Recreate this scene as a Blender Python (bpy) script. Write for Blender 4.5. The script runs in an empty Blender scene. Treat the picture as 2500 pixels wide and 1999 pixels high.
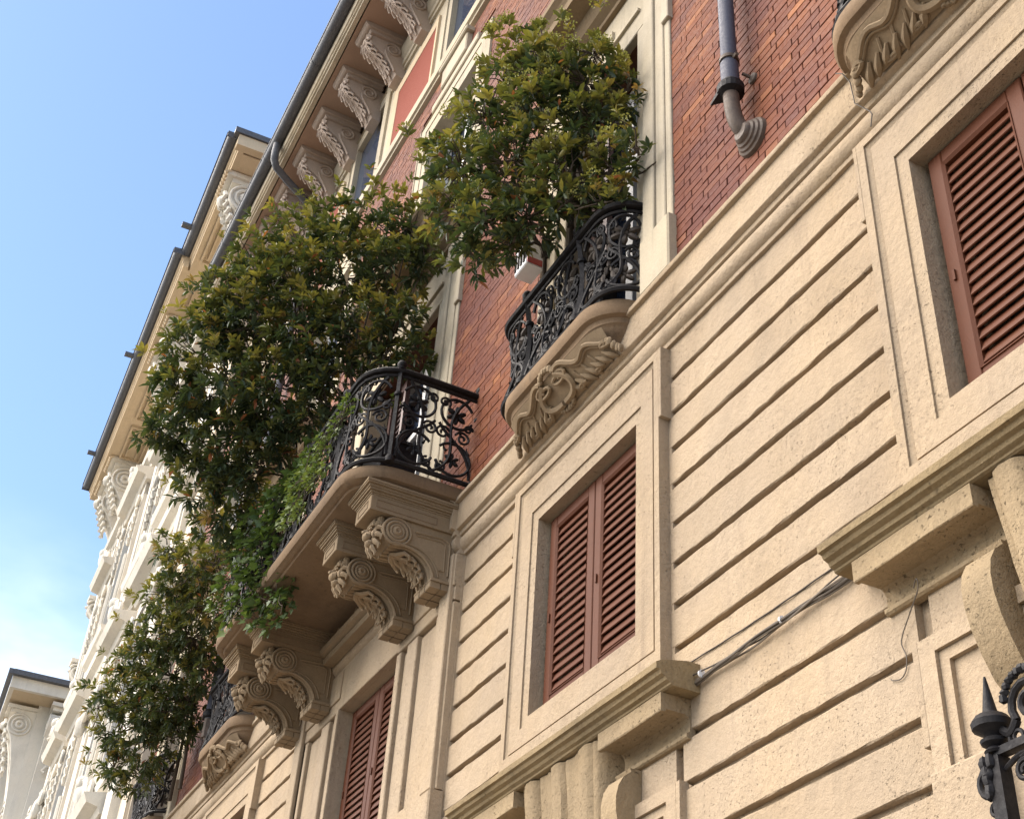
import bpy, math, random
import numpy as np
from mathutils import Vector, Matrix

random.seed(7)
rng = np.random.default_rng(11)
SC = bpy.context.scene
COL = SC.collection
PI = math.pi

# ------------------------------------------------------------------ camera
# world: X along the facade, Y into the wall (wall plane y = 0), Z up; p = -y is "out of the wall"
cam_d = bpy.data.cameras.new('camera')
cam_d.sensor_fit = 'HORIZONTAL'
cam_d.sensor_width = 36.0
cam_d.lens = 36.0 * 3276.2 / 2500.0
cam_d.clip_start = 0.05
cam_d.clip_end = 4000.0
cam = bpy.data.objects.new('camera', cam_d)
COL.objects.link(cam)
cam.matrix_world = Matrix(((0.45477796, 0.51445494, 0.72698907, 0.0),
                           (0.88863792, -0.31634212, -0.33203962, -3.0),
                           (0.05915784, 0.79703436, -0.6010296, 1.6),
                           (0, 0, 0, 1)))
SC.camera = cam

# ------------------------------------------------------------------ light
SUN_AZ = math.radians(-28)     # from the facade normal, negative = towards -X
SUN_EL = math.radians(47)
sd = Vector((math.sin(SUN_AZ) * math.cos(SUN_EL), -math.cos(SUN_AZ) * math.cos(SUN_EL), math.sin(SUN_EL)))
sun_d = bpy.data.lights.new('sun', 'SUN')
sun_d.energy = 3.2
sun_d.angle = math.radians(75)
sun_d.color = (1.0, 0.89, 0.75)
sun = bpy.data.objects.new('sun', sun_d)
COL.objects.link(sun)
sun.rotation_euler = (-sd).to_track_quat('-Z', 'Y').to_euler()
sun.location = (0, -20, 30)

world = bpy.data.worlds.new('World')
SC.world = world
world.use_nodes = True
wn = world.node_tree.nodes
wl = world.node_tree.links
wn.clear()
w_out = wn.new('ShaderNodeOutputWorld')
w_bg = wn.new('ShaderNodeBackground')
w_sky = wn.new('ShaderNodeTexSky')
w_sky.sky_type = 'NISHITA'
w_sky.sun_disc = False
w_sky.sun_elevation = SUN_EL
w_sky.sun_rotation = math.atan2(sd.x, sd.y)
w_sky.air_density = 1.0
w_sky.dust_density = 0.4
w_sky.ozone_density = 2.2
w_bg.inputs['Strength'].default_value = 0.092
w_tc = wn.new('ShaderNodeTexCoord')
w_map = wn.new('ShaderNodeMapping')
w_map.inputs['Scale'].default_value = (2.2, 2.2, 5.0)
w_map.inputs['Location'].default_value = (0.35, 0.1, 0.55)
w_no = wn.new('ShaderNodeTexNoise')
w_no.inputs['Scale'].default_value = 1.0
w_no.inputs['Detail'].default_value = 6.0
w_no.inputs['Roughness'].default_value = 0.55
w_sep = wn.new('ShaderNodeSeparateXYZ')
w_low = wn.new('ShaderNodeMapRange')          # clouds sit low in the sky
w_low.inputs['From Min'].default_value = 0.50
w_low.inputs['From Max'].default_value = 0.26
w_rmp = wn.new('ShaderNodeMapRange')
w_rmp.inputs['From Min'].default_value = 0.40
w_rmp.inputs['From Max'].default_value = 0.62
w_mul = wn.new('ShaderNodeMath'); w_mul.operation = 'MULTIPLY'
w_mix = wn.new('ShaderNodeMix'); w_mix.data_type = 'RGBA'
w_mix.inputs['B'].default_value = (8.5, 8.6, 8.7, 1)
wl.new(w_tc.outputs['Generated'], w_map.inputs['Vector'])
wl.new(w_map.outputs['Vector'], w_no.inputs['Vector'])
wl.new(w_tc.outputs['Generated'], w_sep.inputs['Vector'])
wl.new(w_sep.outputs['Z'], w_low.inputs['Value'])
wl.new(w_no.outputs['Fac'], w_rmp.inputs['Value'])
wl.new(w_low.outputs['Result'], w_mul.inputs[0])
wl.new(w_rmp.outputs['Result'], w_mul.inputs[1])
wl.new(w_mul.outputs[0], w_mix.inputs['Factor'])
wl.new(w_sky.outputs['Color'], w_mix.inputs['A'])
wl.new(w_mix.outputs['Result'], w_bg.inputs['Color'])
wl.new(w_bg.outputs[0], w_out.inputs['Surface'])

SC.view_settings.view_transform = 'Standard'
SC.view_settings.look = 'None'
SC.view_settings.exposure = 1.72
SC.view_settings.gamma = 1.0
SC.view_settings.use_curve_mapping = False
SC.cycles.use_denoising = True
SC.cycles.max_bounces = 6
SC.cycles.diffuse_bounces = 3
SC.cycles.transparent_max_bounces = 6


# ------------------------------------------------------------------ materials
class NT:
    def __init__(s, name):
        s.m = bpy.data.materials.new(name)
        s.m.use_nodes = True
        s.n = s.m.node_tree.nodes
        s.l = s.m.node_tree.links
        s.n.clear()
        s.out = s.n.new('ShaderNodeOutputMaterial')
        s.b = s.n.new('ShaderNodeBsdfPrincipled')
        s.l.new(s.b.outputs[0], s.out.inputs['Surface'])

    def node(s, t, **kw):
        nd = s.n.new(t)
        for k, v in kw.items():
            setattr(nd, k, v)
        return nd

    def pos(s, scale=(1, 1, 1)):
        g = s.node('ShaderNodeNewGeometry')
        mp = s.node('ShaderNodeMapping')
        mp.inputs['Scale'].default_value = scale
        s.l.new(g.outputs['Position'], mp.inputs['Vector'])
        return mp.outputs['Vector']

    def noise(s, vec, scale, detail=4, rough=0.55, dist=0.0):
        nd = s.node('ShaderNodeTexNoise')
        nd.inputs['Scale'].default_value = scale
        nd.inputs['Detail'].default_value = detail
        nd.inputs['Roughness'].default_value = rough
        nd.inputs['Distortion'].default_value = dist
        s.l.new(vec, nd.inputs['Vector'])
        return nd.outputs['Fac']

    def rng(s, val, a, b, c=0.0, d=1.0):
        nd = s.node('ShaderNodeMapRange')
        nd.inputs['From Min'].default_value = a
        nd.inputs['From Max'].default_value = b
        nd.inputs['To Min'].default_value = c
        nd.inputs['To Max'].default_value = d
        s.l.new(val, nd.inputs['Value'])
        return nd.outputs['Result']

    def mix(s, fac, a, b, mode='MIX'):
        nd = s.node('ShaderNodeMix', data_type='RGBA', blend_type=mode)
        for sock, v in (('Factor', fac), ('A', a), ('B', b)):
            if isinstance(v, (int, float)):
                nd.inputs[sock].default_value = v
            elif isinstance(v, tuple):
                nd.inputs[sock].default_value = (*v, 1) if len(v) == 3 else v
            else:
                s.l.new(v, nd.inputs[sock])
        return nd.outputs['Result']

    def math(s, op, a, b):
        nd = s.node('ShaderNodeMath', operation=op)
        for i, v in enumerate((a, b)):
            if isinstance(v, (int, float)):
                nd.inputs[i].default_value = v
            else:
                s.l.new(v, nd.inputs[i])
        return nd.outputs[0]

    def ramp(s, val, stops, interp='LINEAR'):
        nd = s.node('ShaderNodeValToRGB')
        cr = nd.color_ramp
        cr.interpolation = interp
        while len(cr.elements) < len(stops):
            cr.elements.new(0.5)
        for e, (p, c) in zip(cr.elements, stops):
            e.position = p
            e.color = (*c, 1)
        s.l.new(val, nd.inputs['Fac'])
        return nd.outputs['Color']

    def bump(s, h, strength=0.3, dist=0.01, normal=None):
        nd = s.node('ShaderNodeBump')
        nd.inputs['Strength'].default_value = strength
        nd.inputs['Distance'].default_value = dist
        s.l.new(h, nd.inputs['Height'])
        if normal is not None:
            s.l.new(normal, nd.inputs['Normal'])
        return nd.outputs['Normal']

    def done(s, color=None, rough=0.8, normal=None, spec=None, metal=None):
        if color is not None:
            if isinstance(color, tuple):
                s.b.inputs['Base Color'].default_value = (*color, 1)
            else:
                s.l.new(color, s.b.inputs['Base Color'])
        if isinstance(rough, (int, float)):
            s.b.inputs['Roughness'].default_value = rough
        else:
            s.l.new(rough, s.b.inputs['Roughness'])
        if normal is not None:
            s.l.new(normal, s.b.inputs['Normal'])
        if spec is not None:
            s.b.inputs['Specular IOR Level'].default_value = spec
        if metal is not None:
            s.b.inputs['Metallic'].default_value = metal
        return s.m


def stone(name, base, warm, dirt, pit=0.5, streak=0.35, rough_bump=0.5, fine=1.0):
    t = NT(name)
    P = t.pos()
    big = t.noise(P, 1.1, 5, 0.6)
    mid = t.noise(P, 5.5, 5, 0.65)
    c = t.mix(t.rng(big, 0.36, 0.66), base, warm)
    c = t.mix(t.rng(mid, 0.52, 0.80, 0, 0.5), c, tuple(x * 0.78 for x in base))
    pst = t.pos((9.0, 9.0, 0.55))
    st = t.noise(pst, 1.0, 5, 0.7)
    c = t.mix(t.rng(st, 0.56, 0.80, 0, streak), c, dirt)
    soot = t.noise(t.pos((0.8, 0.8, 0.5)), 1.7, 6, 0.7)
    c = t.mix(t.rng(soot, 0.50, 0.74, 0, streak * 0.75), c, tuple(x * 0.80 for x in dirt))
    wash = t.noise(t.pos((1.3, 1.3, 0.35)), 2.3, 4, 0.6)
    c = t.mix(t.rng(wash, 0.52, 0.72, 0, 0.35), c, tuple(min(1, x * 1.18) for x in base))
    grain = t.noise(t.pos((1, 1, 1)), 130 * fine, 3, 0.7)
    pitn = t.noise(t.pos((1.0, 1.0, 1.25)), 62 * fine, 4, 0.8, 0.15)
    pits = t.rng(pitn, 0.60, 0.75)
    patch = t.rng(t.noise(P, 2.6, 3, 0.5), 0.42, 0.62)
    pits = t.math('MULTIPLY', pits, patch)
    c = t.mix(t.math('MULTIPLY', pits, pit), c, tuple(x * 0.42 for x in dirt))
    oi = t.node('ShaderNodeObjectInfo')
    v = t.rng(oi.outputs['Random'], 0, 1, 0.93, 1.06)
    vv = t.node('ShaderNodeCombineXYZ')
    for i in range(3):
        t.l.new(v, vv.inputs[i])
    c = t.mix(1.0, c, vv.outputs[0], 'MULTIPLY')
    c = t.mix(t.rng(t.noise(P, 75 * fine, 4, 0.75), 0.40, 0.72, 0.0, 0.42), c, tuple(x * 0.62 for x in base))
    h = t.math('SUBTRACT', t.math('MULTIPLY', grain, 0.35), t.math('MULTIPLY', pits, 1.0))
    h = t.math('ADD', h, t.math('MULTIPLY', t.noise(P, 22, 4, 0.6), 0.8))
    n = t.bump(h, rough_bump, 0.012)
    return t.done(c, 0.92, n, 0.10)


M = {}
M['stone'] = stone('sandstone_wall', (0.350, 0.275, 0.196), (0.385, 0.292, 0.192), (0.20, 0.152, 0.108), 0.65, 0.6, 0.9)
M['rough'] = stone('rough_cast_stone', (0.295, 0.225, 0.142), (0.32, 0.235, 0.136), (0.16, 0.12, 0.075), 0.75, 0.5, 1.0, 0.8)
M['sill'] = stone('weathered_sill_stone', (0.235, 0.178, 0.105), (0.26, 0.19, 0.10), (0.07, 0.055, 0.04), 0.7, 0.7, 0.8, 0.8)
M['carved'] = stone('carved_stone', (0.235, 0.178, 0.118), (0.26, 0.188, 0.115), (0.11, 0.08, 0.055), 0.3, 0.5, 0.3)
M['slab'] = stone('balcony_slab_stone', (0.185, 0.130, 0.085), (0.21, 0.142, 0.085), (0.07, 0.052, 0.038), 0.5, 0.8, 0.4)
M['soffit'] = stone('eaves_soffit_plaster', (0.33, 0.225, 0.165), (0.36, 0.25, 0.185), (0.22, 0.15, 0.11), 0.2, 0.3, 0.2)
M['modillion'] = stone('modillion_stone', (0.38, 0.31, 0.26), (0.40, 0.32, 0.26), (0.22, 0.175, 0.145), 0.2, 0.4, 0.25)
M['pale'] = stone('pale_limestone', (0.44, 0.385, 0.30), (0.47, 0.40, 0.285), (0.25, 0.22, 0.17), 0.25, 0.8, 0.25)
M['cream'] = stone('cream_plaster', (0.66, 0.57, 0.44), (0.70, 0.60, 0.46), (0.42, 0.36, 0.28), 0.15, 0.25, 0.15)
M['white'] = stone('white_stucco', (0.64, 0.61, 0.54), (0.66, 0.61, 0.52), (0.36, 0.335, 0.29), 0.1, 0.5, 0.2)
M['ochre'] = stone('ochre_soffit', (0.56, 0.45, 0.31), (0.59, 0.47, 0.32), (0.40, 0.31, 0.21), 0.1, 0.3, 0.2)


def brick_mat(name, islands):
    t = NT(name)
    if islands:
        g = t.node('ShaderNodeNewGeometry')
        r = g.outputs['Random Per Island']
    else:
        r = t.node('ShaderNodeObjectInfo').outputs['Random']
    P = t.pos()
    zone = t.noise(P, 0.9, 4, 0.6)
    a = t.ramp(r, [(0.0, (0.120, 0.038, 0.019)), (0.35, (0.155, 0.050, 0.023)), (0.7, (0.190, 0.066, 0.028)),
                   (0.88, (0.125, 0.046, 0.030)), (1.0, (0.27, 0.105, 0.042))])
    c = t.mix(t.rng(zone, 0.40, 0.60, 0, 0.65), a, (0.100, 0.040, 0.036))
    c = t.mix(t.rng(t.noise(P, 60, 4, 0.7), 0.55, 0.75, 0, 0.45), c, (0.11, 0.036, 0.028))
    h = t.noise(P, 120, 3, 0.6)
    n = t.bump(h, 0.35, 0.006)
    return t.done(c, t.rng(t.noise(P, 40, 3, 0.6), 0.3, 0.7, 0.6, 0.85), n, 0.14)


M['brick'] = brick_mat('red_brick', False)
M['bricks'] = brick_mat('red_brick_field', True)
t = NT('brick_mortar'); M['mortar'] = t.done(t.mix(t.noise(t.pos(), 50), (0.085, 0.034, 0.021), (0.17, 0.082, 0.055)), 0.9, None, 0.2)
t = NT('red_panel_stucco')
M['redpanel'] = t.done(t.mix(t.noise(t.pos((3, 1, 14)), 9, 4, 0.7), (0.20, 0.052, 0.036), (0.25, 0.08, 0.056)), 0.85,
                       t.bump(t.noise(t.pos((3, 1, 16)), 8, 3), 0.5, 0.01), 0.1)


def iron(name, c1, c2, rough=0.5):
    t = NT(name)
    P = t.pos()
    c = t.mix(t.rng(t.noise(P, 25, 5, 0.65), 0.35, 0.7), c1, c2)
    return t.done(c, t.rng(t.noise(P, 60, 3), 0.3, 0.7, rough - 0.1, rough + 0.15), t.bump(t.noise(P, 150, 3), 0.25, 0.004), 0.16)


M['iron'] = iron('wrought_iron', (0.008, 0.0075, 0.009), (0.020, 0.018, 0.018), 0.55)
M['ironwarm'] = iron('painted_iron_ornament', (0.035, 0.028, 0.023), (0.062, 0.049, 0.039), 0.55)
M['zinc'] = iron('grey_zinc', (0.075, 0.080, 0.092), (0.115, 0.12, 0.132), 0.42)
M['pipe'] = iron('grey_painted_pipe', (0.060, 0.064, 0.090), (0.075, 0.078, 0.104), 0.5)
M['castiron'] = iron('brown_cast_iron', (0.075, 0.058, 0.047), (0.115, 0.085, 0.066), 0.5)
t = NT('oxide_red_shutter_paint')
oi = t.node('ShaderNodeObjectInfo')
cc = t.mix(t.rng(t.noise(t.pos((1, 1, 3)), 14, 5, 0.7), 0.4, 0.75, 0, 0.5), (0.084, 0.026, 0.011), (0.060, 0.021, 0.011))
cc = t.mix(t.rng(oi.outputs['Random'], 0, 1, 0, 0.35), cc, (0.105, 0.038, 0.018))
M['shutter'] = t.done(cc, 0.6, t.bump(t.noise(t.pos((2, 2, 1)), 60, 4), 0.25, 0.004), 0.15)
t = NT('dark_louvre_paint'); M['louvre'] = t.done(t.mix(t.noise(t.pos(), 9), (0.10, 0.055, 0.05), (0.15, 0.085, 0.075)), 0.5, None, 0.4)
t = NT('pale_grey_frame_paint'); M['frame'] = t.done(t.mix(t.noise(t.pos(), 8), (0.50, 0.50, 0.50), (0.60, 0.59, 0.57)), 0.5, None, 0.4)
t = NT('window_glass'); M['glass'] = t.done((0.035, 0.05, 0.085), 0.05, t.bump(t.noise(t.pos(), 2.5, 2), 0.04, 0.02), 1.0)
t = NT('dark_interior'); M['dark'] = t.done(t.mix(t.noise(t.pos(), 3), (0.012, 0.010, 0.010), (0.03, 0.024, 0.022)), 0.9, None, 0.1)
t = NT('cable_sheath'); oi = t.node('ShaderNodeObjectInfo')
M['cable'] = t.done(t.mix(oi.outputs['Random'], (0.030, 0.024, 0.020), (0.16, 0.13, 0.10)), 0.6, t.bump(t.noise(t.pos(), 40), 0.2, 0.003), 0.3)
t = NT('weathered_white_plastic'); M['plastic'] = t.done(t.mix(t.rng(t.noise(t.pos(), 6), 0.4, 0.7), (0.72, 0.73, 0.76), (0.62, 0.62, 0.62)), 0.5)
t = NT('red_plastic'); M['redplastic'] = t.done(t.mix(t.noise(t.pos(), 6), (0.35, 0.03, 0.03), (0.42, 0.05, 0.04)), 0.45)
t = NT('terracotta'); M['terracotta'] = t.done(t.mix(t.noise(t.pos(), 12), (0.16, 0.075, 0.05), (0.24, 0.115, 0.075)), 0.8, t.bump(t.noise(t.pos(), 60), 0.3, 0.005))
t = NT('bark'); M['bark'] = t.done(t.mix(t.noise(t.pos((1, 1, .3)), 40, 5, 0.7), (0.035, 0.026, 0.02), (0.11, 0.085, 0.06)), 0.9,
                                   t.bump(t.noise(t.pos((1, 1, .3)), 70, 4), 0.6, 0.008), 0.2)
t = NT('asphalt'); M['asphalt'] = t.done(t.mix(t.noise(t.pos(), 4, 6, 0.7), (0.095, 0.088, 0.078), (0.14, 0.128, 0.11)), 0.9, t.bump(t.noise(t.pos(), 90), 0.5, 0.01))
t = NT('stone_pavement'); M['pavement'] = t.done(t.mix(t.noise(t.pos(), 3, 6, 0.7), (0.20, 0.175, 0.145), (0.27, 0.235, 0.19)), 0.85, t.bump(t.noise(t.pos(), 60), 0.4, 0.008))


def leaf_mat(name, stops, obj_random=False, trans=0.32, rough=0.5):
    t = NT(name)
    if obj_random:
        f = t.node('ShaderNodeObjectInfo').outputs['Random']
        f = t.rng(f, 0, 1, 0.08, 0.72)
    else:
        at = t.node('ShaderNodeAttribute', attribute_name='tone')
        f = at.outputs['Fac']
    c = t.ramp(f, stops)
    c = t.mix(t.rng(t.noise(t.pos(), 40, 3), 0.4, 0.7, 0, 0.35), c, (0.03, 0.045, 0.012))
    t.done(c, rough, None, 0.32)
    tr = t.node('ShaderNodeBsdfTranslucent')
    t.l.new(t.mix(1.0, c, (1.0, 1.0, 0.45), 'MULTIPLY'), tr.inputs['Color'])
    ms = t.node('ShaderNodeMixShader')
    ms.inputs[0].default_value = trans
    t.l.new(t.b.outputs[0], ms.inputs[1])
    t.l.new(tr.outputs[0], ms.inputs[2])
    t.l.new(ms.outputs[0], t.out.inputs['Surface'])
    return t.m


PHOT = [(0.0, (0.030, 0.050, 0.040)), (0.22, (0.050, 0.074, 0.038)), (0.48, (0.110, 0.122, 0.040)),  # darkest stop is the green of leaves in shade
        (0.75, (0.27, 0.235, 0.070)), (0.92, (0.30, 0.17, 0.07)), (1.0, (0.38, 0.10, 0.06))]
IVY = [(0.0, (0.034, 0.058, 0.032)), (0.5, (0.068, 0.108, 0.038)), (0.85, (0.125, 0.19, 0.055)), (1.0, (0.19, 0.24, 0.08))]
M['leaf'] = leaf_mat('photinia_leaf', PHOT)
M['leaf1'] = leaf_mat('photinia_leaf_single', PHOT, True)
M['ivy'] = leaf_mat('ivy_leaf', IVY, False, 0.25, 0.4)
M['ivy1'] = leaf_mat('ivy_leaf_single', IVY, True, 0.25, 0.4)
M['bud'] = leaf_mat('flower_bud', [(0, (0.24, 0.25, 0.055)), (1, (0.42, 0.41, 0.15))], False, 0.2, 0.6)


# ------------------------------------------------------------------ mesh helpers
class MB:
    """collects faces; y = -p"""
    def __init__(s):
        s.v, s.f = [], []

    def add(s, vs, fs):
        o = len(s.v)
        s.v.extend(vs)
        s.f.extend([tuple(i + o for i in f) for f in fs])
        return s

    def box(s, x0, x1, p0, p1, z0, z1, bev=0.0):
        if bev <= 0:
            vs = [(x, -p, z) for z in (z0, z1) for p in (p0, p1) for x in (x0, x1)]
            s.add(vs, [(0, 1, 3, 2), (4, 6, 7, 5), (0, 4, 5, 1), (2, 3, 7, 6), (0, 2, 6, 4), (1, 5, 7, 3)])
        else:
            b = bev     # chamfered on the street side
            prof = [(p0, 0), (p1 - b, 0), (p1, b)]
            vs = []
            for p, i in prof:
                vs += [(x0 + i, -p, z0 + i), (x1 - i, -p, z0 + i), (x1 - i, -p, z1 - i), (x0 + i, -p, z1 - i)]
            fs = []
            for k in range(2):
                for j in range(4):
                    a = k * 4 + j; c = k * 4 + (j + 1) % 4
                    fs.append((a, c, c + 4, a + 4))
            fs += [(8, 9, 10, 11), (3, 2, 1, 0)]
            s.add(vs, fs)
        return s

    def sweepx(s, prof, x0, x1, seg=0.4, jit=0.0, close=True):
        """profile of (p, z) run along X"""
        n = max(1, int(abs(x1 - x0) / seg))
        m = len(prof)
        vs = []
        for i in range(n + 1):
            x = x0 + (x1 - x0) * i / n
            for p, z in prof:
                jj = jit if 0 < i < n else 0
                vs.append((x, -p + random.uniform(-jj, jj), z + random.uniform(-jj, jj)))
        fs = []
        for i in range(n):
            for k in range(m if close else m - 1):
                a = i * m + k; b = i * m + (k + 1) % m
                fs.append((a, b, b + m, a + m))
        fs.append(tuple(range(m - 1, -1, -1)))
        fs.append(tuple(n * m + k for k in range(m)))
        return s.add(vs, fs)

    def prismx(s, poly, x0, x1):
        """polygon (p, z) extruded from x0 to x1"""
        m = len(poly)
        vs = [(x, -p, z) for x in (x0, x1) for p, z in poly]
        fs = [(k, (k + 1) % m, (k + 1) % m + m, k + m) for k in range(m)]
        fs += [tuple(range(m - 1, -1, -1)), tuple(range(m, 2 * m))]
        return s.add(vs, fs)

    def prismy(s, poly, p0, p1):
        """polygon (x, z) extruded from p0 to p1"""
        m = len(poly)
        vs = [(x, -p, z) for p in (p0, p1) for x, z in poly]
        fs = [(k, (k + 1) % m, (k + 1) % m + m, k + m) for k in range(m)]
        fs += [tuple(range(m - 1, -1, -1)), tuple(range(m, 2 * m))]
        return s.add(vs, fs)

    def ring(s, o, i, p0, p1o, p1i):
        """mitred rectangular frame; o, i = (x0, x1, z0, z1); front p at outer and inner edge"""
        def rect(r, p):
            return [(r[0], -p, r[2]), (r[1], -p, r[2]), (r[1], -p, r[3]), (r[0], -p, r[3])]
        loops = [rect(o, p0), rect(o, p1o), rect(i, p1i), rect(i, p0)]
        vs = sum(loops, [])
        fs = []
        for k in range(3):
            for j in range(4):
                a = k * 4 + j; b = k * 4 + (j + 1) % 4
                fs.append((a, b, b + 4, a + 4))
        return s.add(vs, fs)

    def tube(s, pts, r, n=6, flat=1.0, caps=True):
        pts = [Vector(p) for p in pts]
        m = len(pts)
        if m < 2:
            return s
        rs = r if isinstance(r, (list, tuple)) else [r] * m
        ref = Vector((0, 0, 1))
        d0 = (pts[1] - pts[0]).normalized()
        if abs(d0.dot(ref)) > 0.9:
            ref = Vector((0, 1, 0))
        u = d0.cross(ref).normalized()
        vs = []
        for i in range(m):
            d = (pts[min(i + 1, m - 1)] - pts[max(i - 1, 0)])
            if d.length < 1e-9:
                d = d0
            d = d.normalized()
            u = (u - d * u.dot(d))
            if u.length < 1e-6:
                u = d.orthogonal()
            u = u.normalized()
            w = d.cross(u)
            for k in range(n):
                a = 2 * PI * k / n
                q = pts[i] + u * (math.cos(a) * rs[i]) + w * (math.sin(a) * rs[i] * flat)
                vs.append(tuple(q))
        fs = []
        for i in range(m - 1):
            for k in range(n):
                a = i * n + k; b = i * n + (k + 1) % n
                fs.append((a, b, b + n, a + n))
        if caps:
            fs.append(tuple(range(n - 1, -1, -1)))
            fs.append(tuple((m - 1) * n + k for k in range(n)))
        return s.add(vs, fs)

    def lathe(s, prof, base, axis=(0, 0, 1), n=16):
        """(r, h) profile around axis from base"""
        ax = Vector(axis).normalized()
        u = ax.orthogonal().normalized()
        w = ax.cross(u)
        b = Vector(base)
        vs = []
        for r, h in prof:
            for k in range(n):
                a = 2 * PI * k / n
                vs.append(tuple(b + ax * h + u * (math.cos(a) * r) + w * (math.sin(a) * r)))
        fs = []
        m = len(prof)
        for i in range(m - 1):
            for k in range(n):
                c = i * n + k; d = i * n + (k + 1) % n
                fs.append((c, d, d + n, c + n))
        fs.append(tuple(range(n - 1, -1, -1)))
        fs.append(tuple((m - 1) * n + k for k in range(n)))
        return s.add(vs, fs)

    def blob(s, c, r, sub=(6, 8), jit=0.0, axis=None):
        """ellipsoid; r = (rx, ry, rz)"""
        nu, nv = sub
        c = Vector(c)
        rot = Vector((0, 0, 1)).rotation_difference(Vector(axis)).to_matrix() if axis is not None else None
        vs = []
        for i in range(nu + 1):
            th = PI * i / nu
            for k in range(nv):
                ph = 2 * PI * k / nv
                q = Vector((r[0] * math.sin(th) * math.cos(ph), r[1] * math.sin(th) * math.sin(ph), r[2] * math.cos(th)))
                q *= 1 + random.uniform(-jit, jit)
                if rot is not None:
                    q = rot @ q
                vs.append(tuple(c + q))
        fs = []
        for i in range(nu):
            for k in range(nv):
                a = i * nv + k; b = i * nv + (k + 1) % nv
                fs.append((a, b, b + nv, a + nv))
        return s.add(vs, fs)

    def mesh(s, name, mat, smooth=False):
        me = bpy.data.meshes.new(name)
        me.from_pydata(s.v, [], s.f)
        me.validate(clean_customdata=False)
        me.materials.append(M[mat])
        fix_normals(me)
        if smooth:
            smooth_by_angle(me)
        return me

    def build(s, name, mat, parent=None, smooth=False):
        return put(s.mesh(name, mat, smooth), name, parent)


def fix_normals(me):
    import bmesh
    bm = bmesh.new()
    bm.from_mesh(me)
    bmesh.ops.remove_doubles(bm, verts=bm.verts, dist=1e-6)
    bmesh.ops.recalc_face_normals(bm, faces=bm.faces)
    bm.to_mesh(me)
    bm.free()


def smooth_by_angle(me, ang=math.radians(38)):
    me.polygons.foreach_set('use_smooth', [True] * len(me.polygons))
    try:
        me.set_sharp_from_angle(angle=ang)
    except Exception:
        pass


def wpos(o):
    v = Vector((0, 0, 0))
    while o is not None:
        v += o.location
        o = o.parent
    return v


def put(me, name, parent=None, loc=(0, 0, 0), rot=None):
    o = bpy.data.objects.new(name, me)
    COL.objects.link(o)
    if parent is not None:
        o.parent = parent
        o.location = Vector(loc) - wpos(parent)
    else:
        o.location = loc
    if rot is not None:
        o.rotation_euler = rot
    return o


def empty(name, loc, label=None, cat=None, group=None, parent=None):
    o = bpy.data.objects.new(name, None)
    COL.objects.link(o)
    o.empty_display_size = 0.2
    if parent is not None:
        o.parent = parent
        o.location = Vector(loc) - wpos(parent)
    else:
        o.location = loc
    if label:
        o['label'] = label
        o['category'] = cat
    if group:
        o['group'] = group
    return o


def tag(o, label, cat, group=None):
    o['label'] = label
    o['category'] = cat
    if group:
        o['group'] = group
    return o


def spiral(cx, cy, r0, r1, a0, turns, n=26, pw=1.0):
    out = []
    for i in range(n + 1):
        q = i / n
        r = r0 + (r1 - r0) * q ** pw
        a = a0 + turns * 2 * PI * q
        out.append((cx + r * math.cos(a), cy + r * math.sin(a)))
    return out


def bez(p0, p1, p2, p3, n=12):
    out = []
    for i in range(n + 1):
        t_ = i / n
        a = (1 - t_) ** 3; b = 3 * (1 - t_) ** 2 * t_; c = 3 * (1 - t_) * t_ * t_; d = t_ ** 3
        out.append(tuple(a * w0 + b * w1 + c * w2 + d * w3 for w0, w1, w2, w3 in zip(p0, p1, p2, p3)))
    return out


def smooth_pts(pts, n=5):
    P = [Vector(p) for p in pts]
    out = []
    for i in range(len(P) - 1):
        a, b, c, d = P[max(i - 1, 0)], P[i], P[i + 1], P[min(i + 2, len(P) - 1)]
        for k in range(n):
            t_ = k / n
            out.append(tuple(0.5 * ((2 * b) + (c - a) * t_ + (2 * a - 5 * b + 4 * c - d) * t_ ** 2 + (3 * b - a - 3 * c + d) * t_ ** 3)))
    out.append(tuple(P[-1]))
    return out


# ------------------------------------------------------------------ ground
g = MB()
g.add([(-900, -900, 0), (900, -900, 0), (900, 900, 0), (-900, 900, 0)], [(0, 1, 2, 3)])
o = g.build('road', 'asphalt'); o['kind'] = 'structure'
g = MB().box(-60, 30, -0.02, 2.2, 0.004, 0.14)
o = g.build('pavement', 'pavement'); o['kind'] = 'structure'

# ------------------------------------------------------------------ building: walls
XL, XR = -16.3, 0.6
WC = [-2.20, -5.45, -12.10, -15.35]       # axes of the framed windows
W0 = (-9.19, -8.06)                        # plain window under the long balcony
BAYP = 0.06                                # the balcony bay stands this proud
BAY = (-10.32, -7.12)
ZO = (4.60, 5.84)                          # shutter opening heights
bld = empty('apartment_building', (-8.8, 0.3, 0), 'sandstone and red brick apartment building with balconies and bracketed eaves', 'building')


def wall_open(x0, x1, p0, p1, z0, z1, holes):
    xs = sorted({x0, x1, *[v for h in holes for v in h[:2] if x0 < v < x1]})
    zs = sorted({z0, z1, *[v for h in holes for v in h[2:] if z0 < v < z1]})
    mb = MB()
    for i in range(len(xs) - 1):
        run = None
        for k in range(len(zs) - 1):
            cx = (xs[i] + xs[i + 1]) / 2; cz = (zs[k] + zs[k + 1]) / 2
            hole = any(h[0] < cx < h[1] and h[2] < cz < h[3] for h in holes)
            if not hole:
                if run is None:
                    run = zs[k]
            if hole and run is not None:
                mb.box(xs[i], xs[i + 1], p0, p1, run, zs[k]); run = None
        if run is not None:
            mb.box(xs[i], xs[i + 1], p0, p1, run, z1)
    return mb


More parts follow.
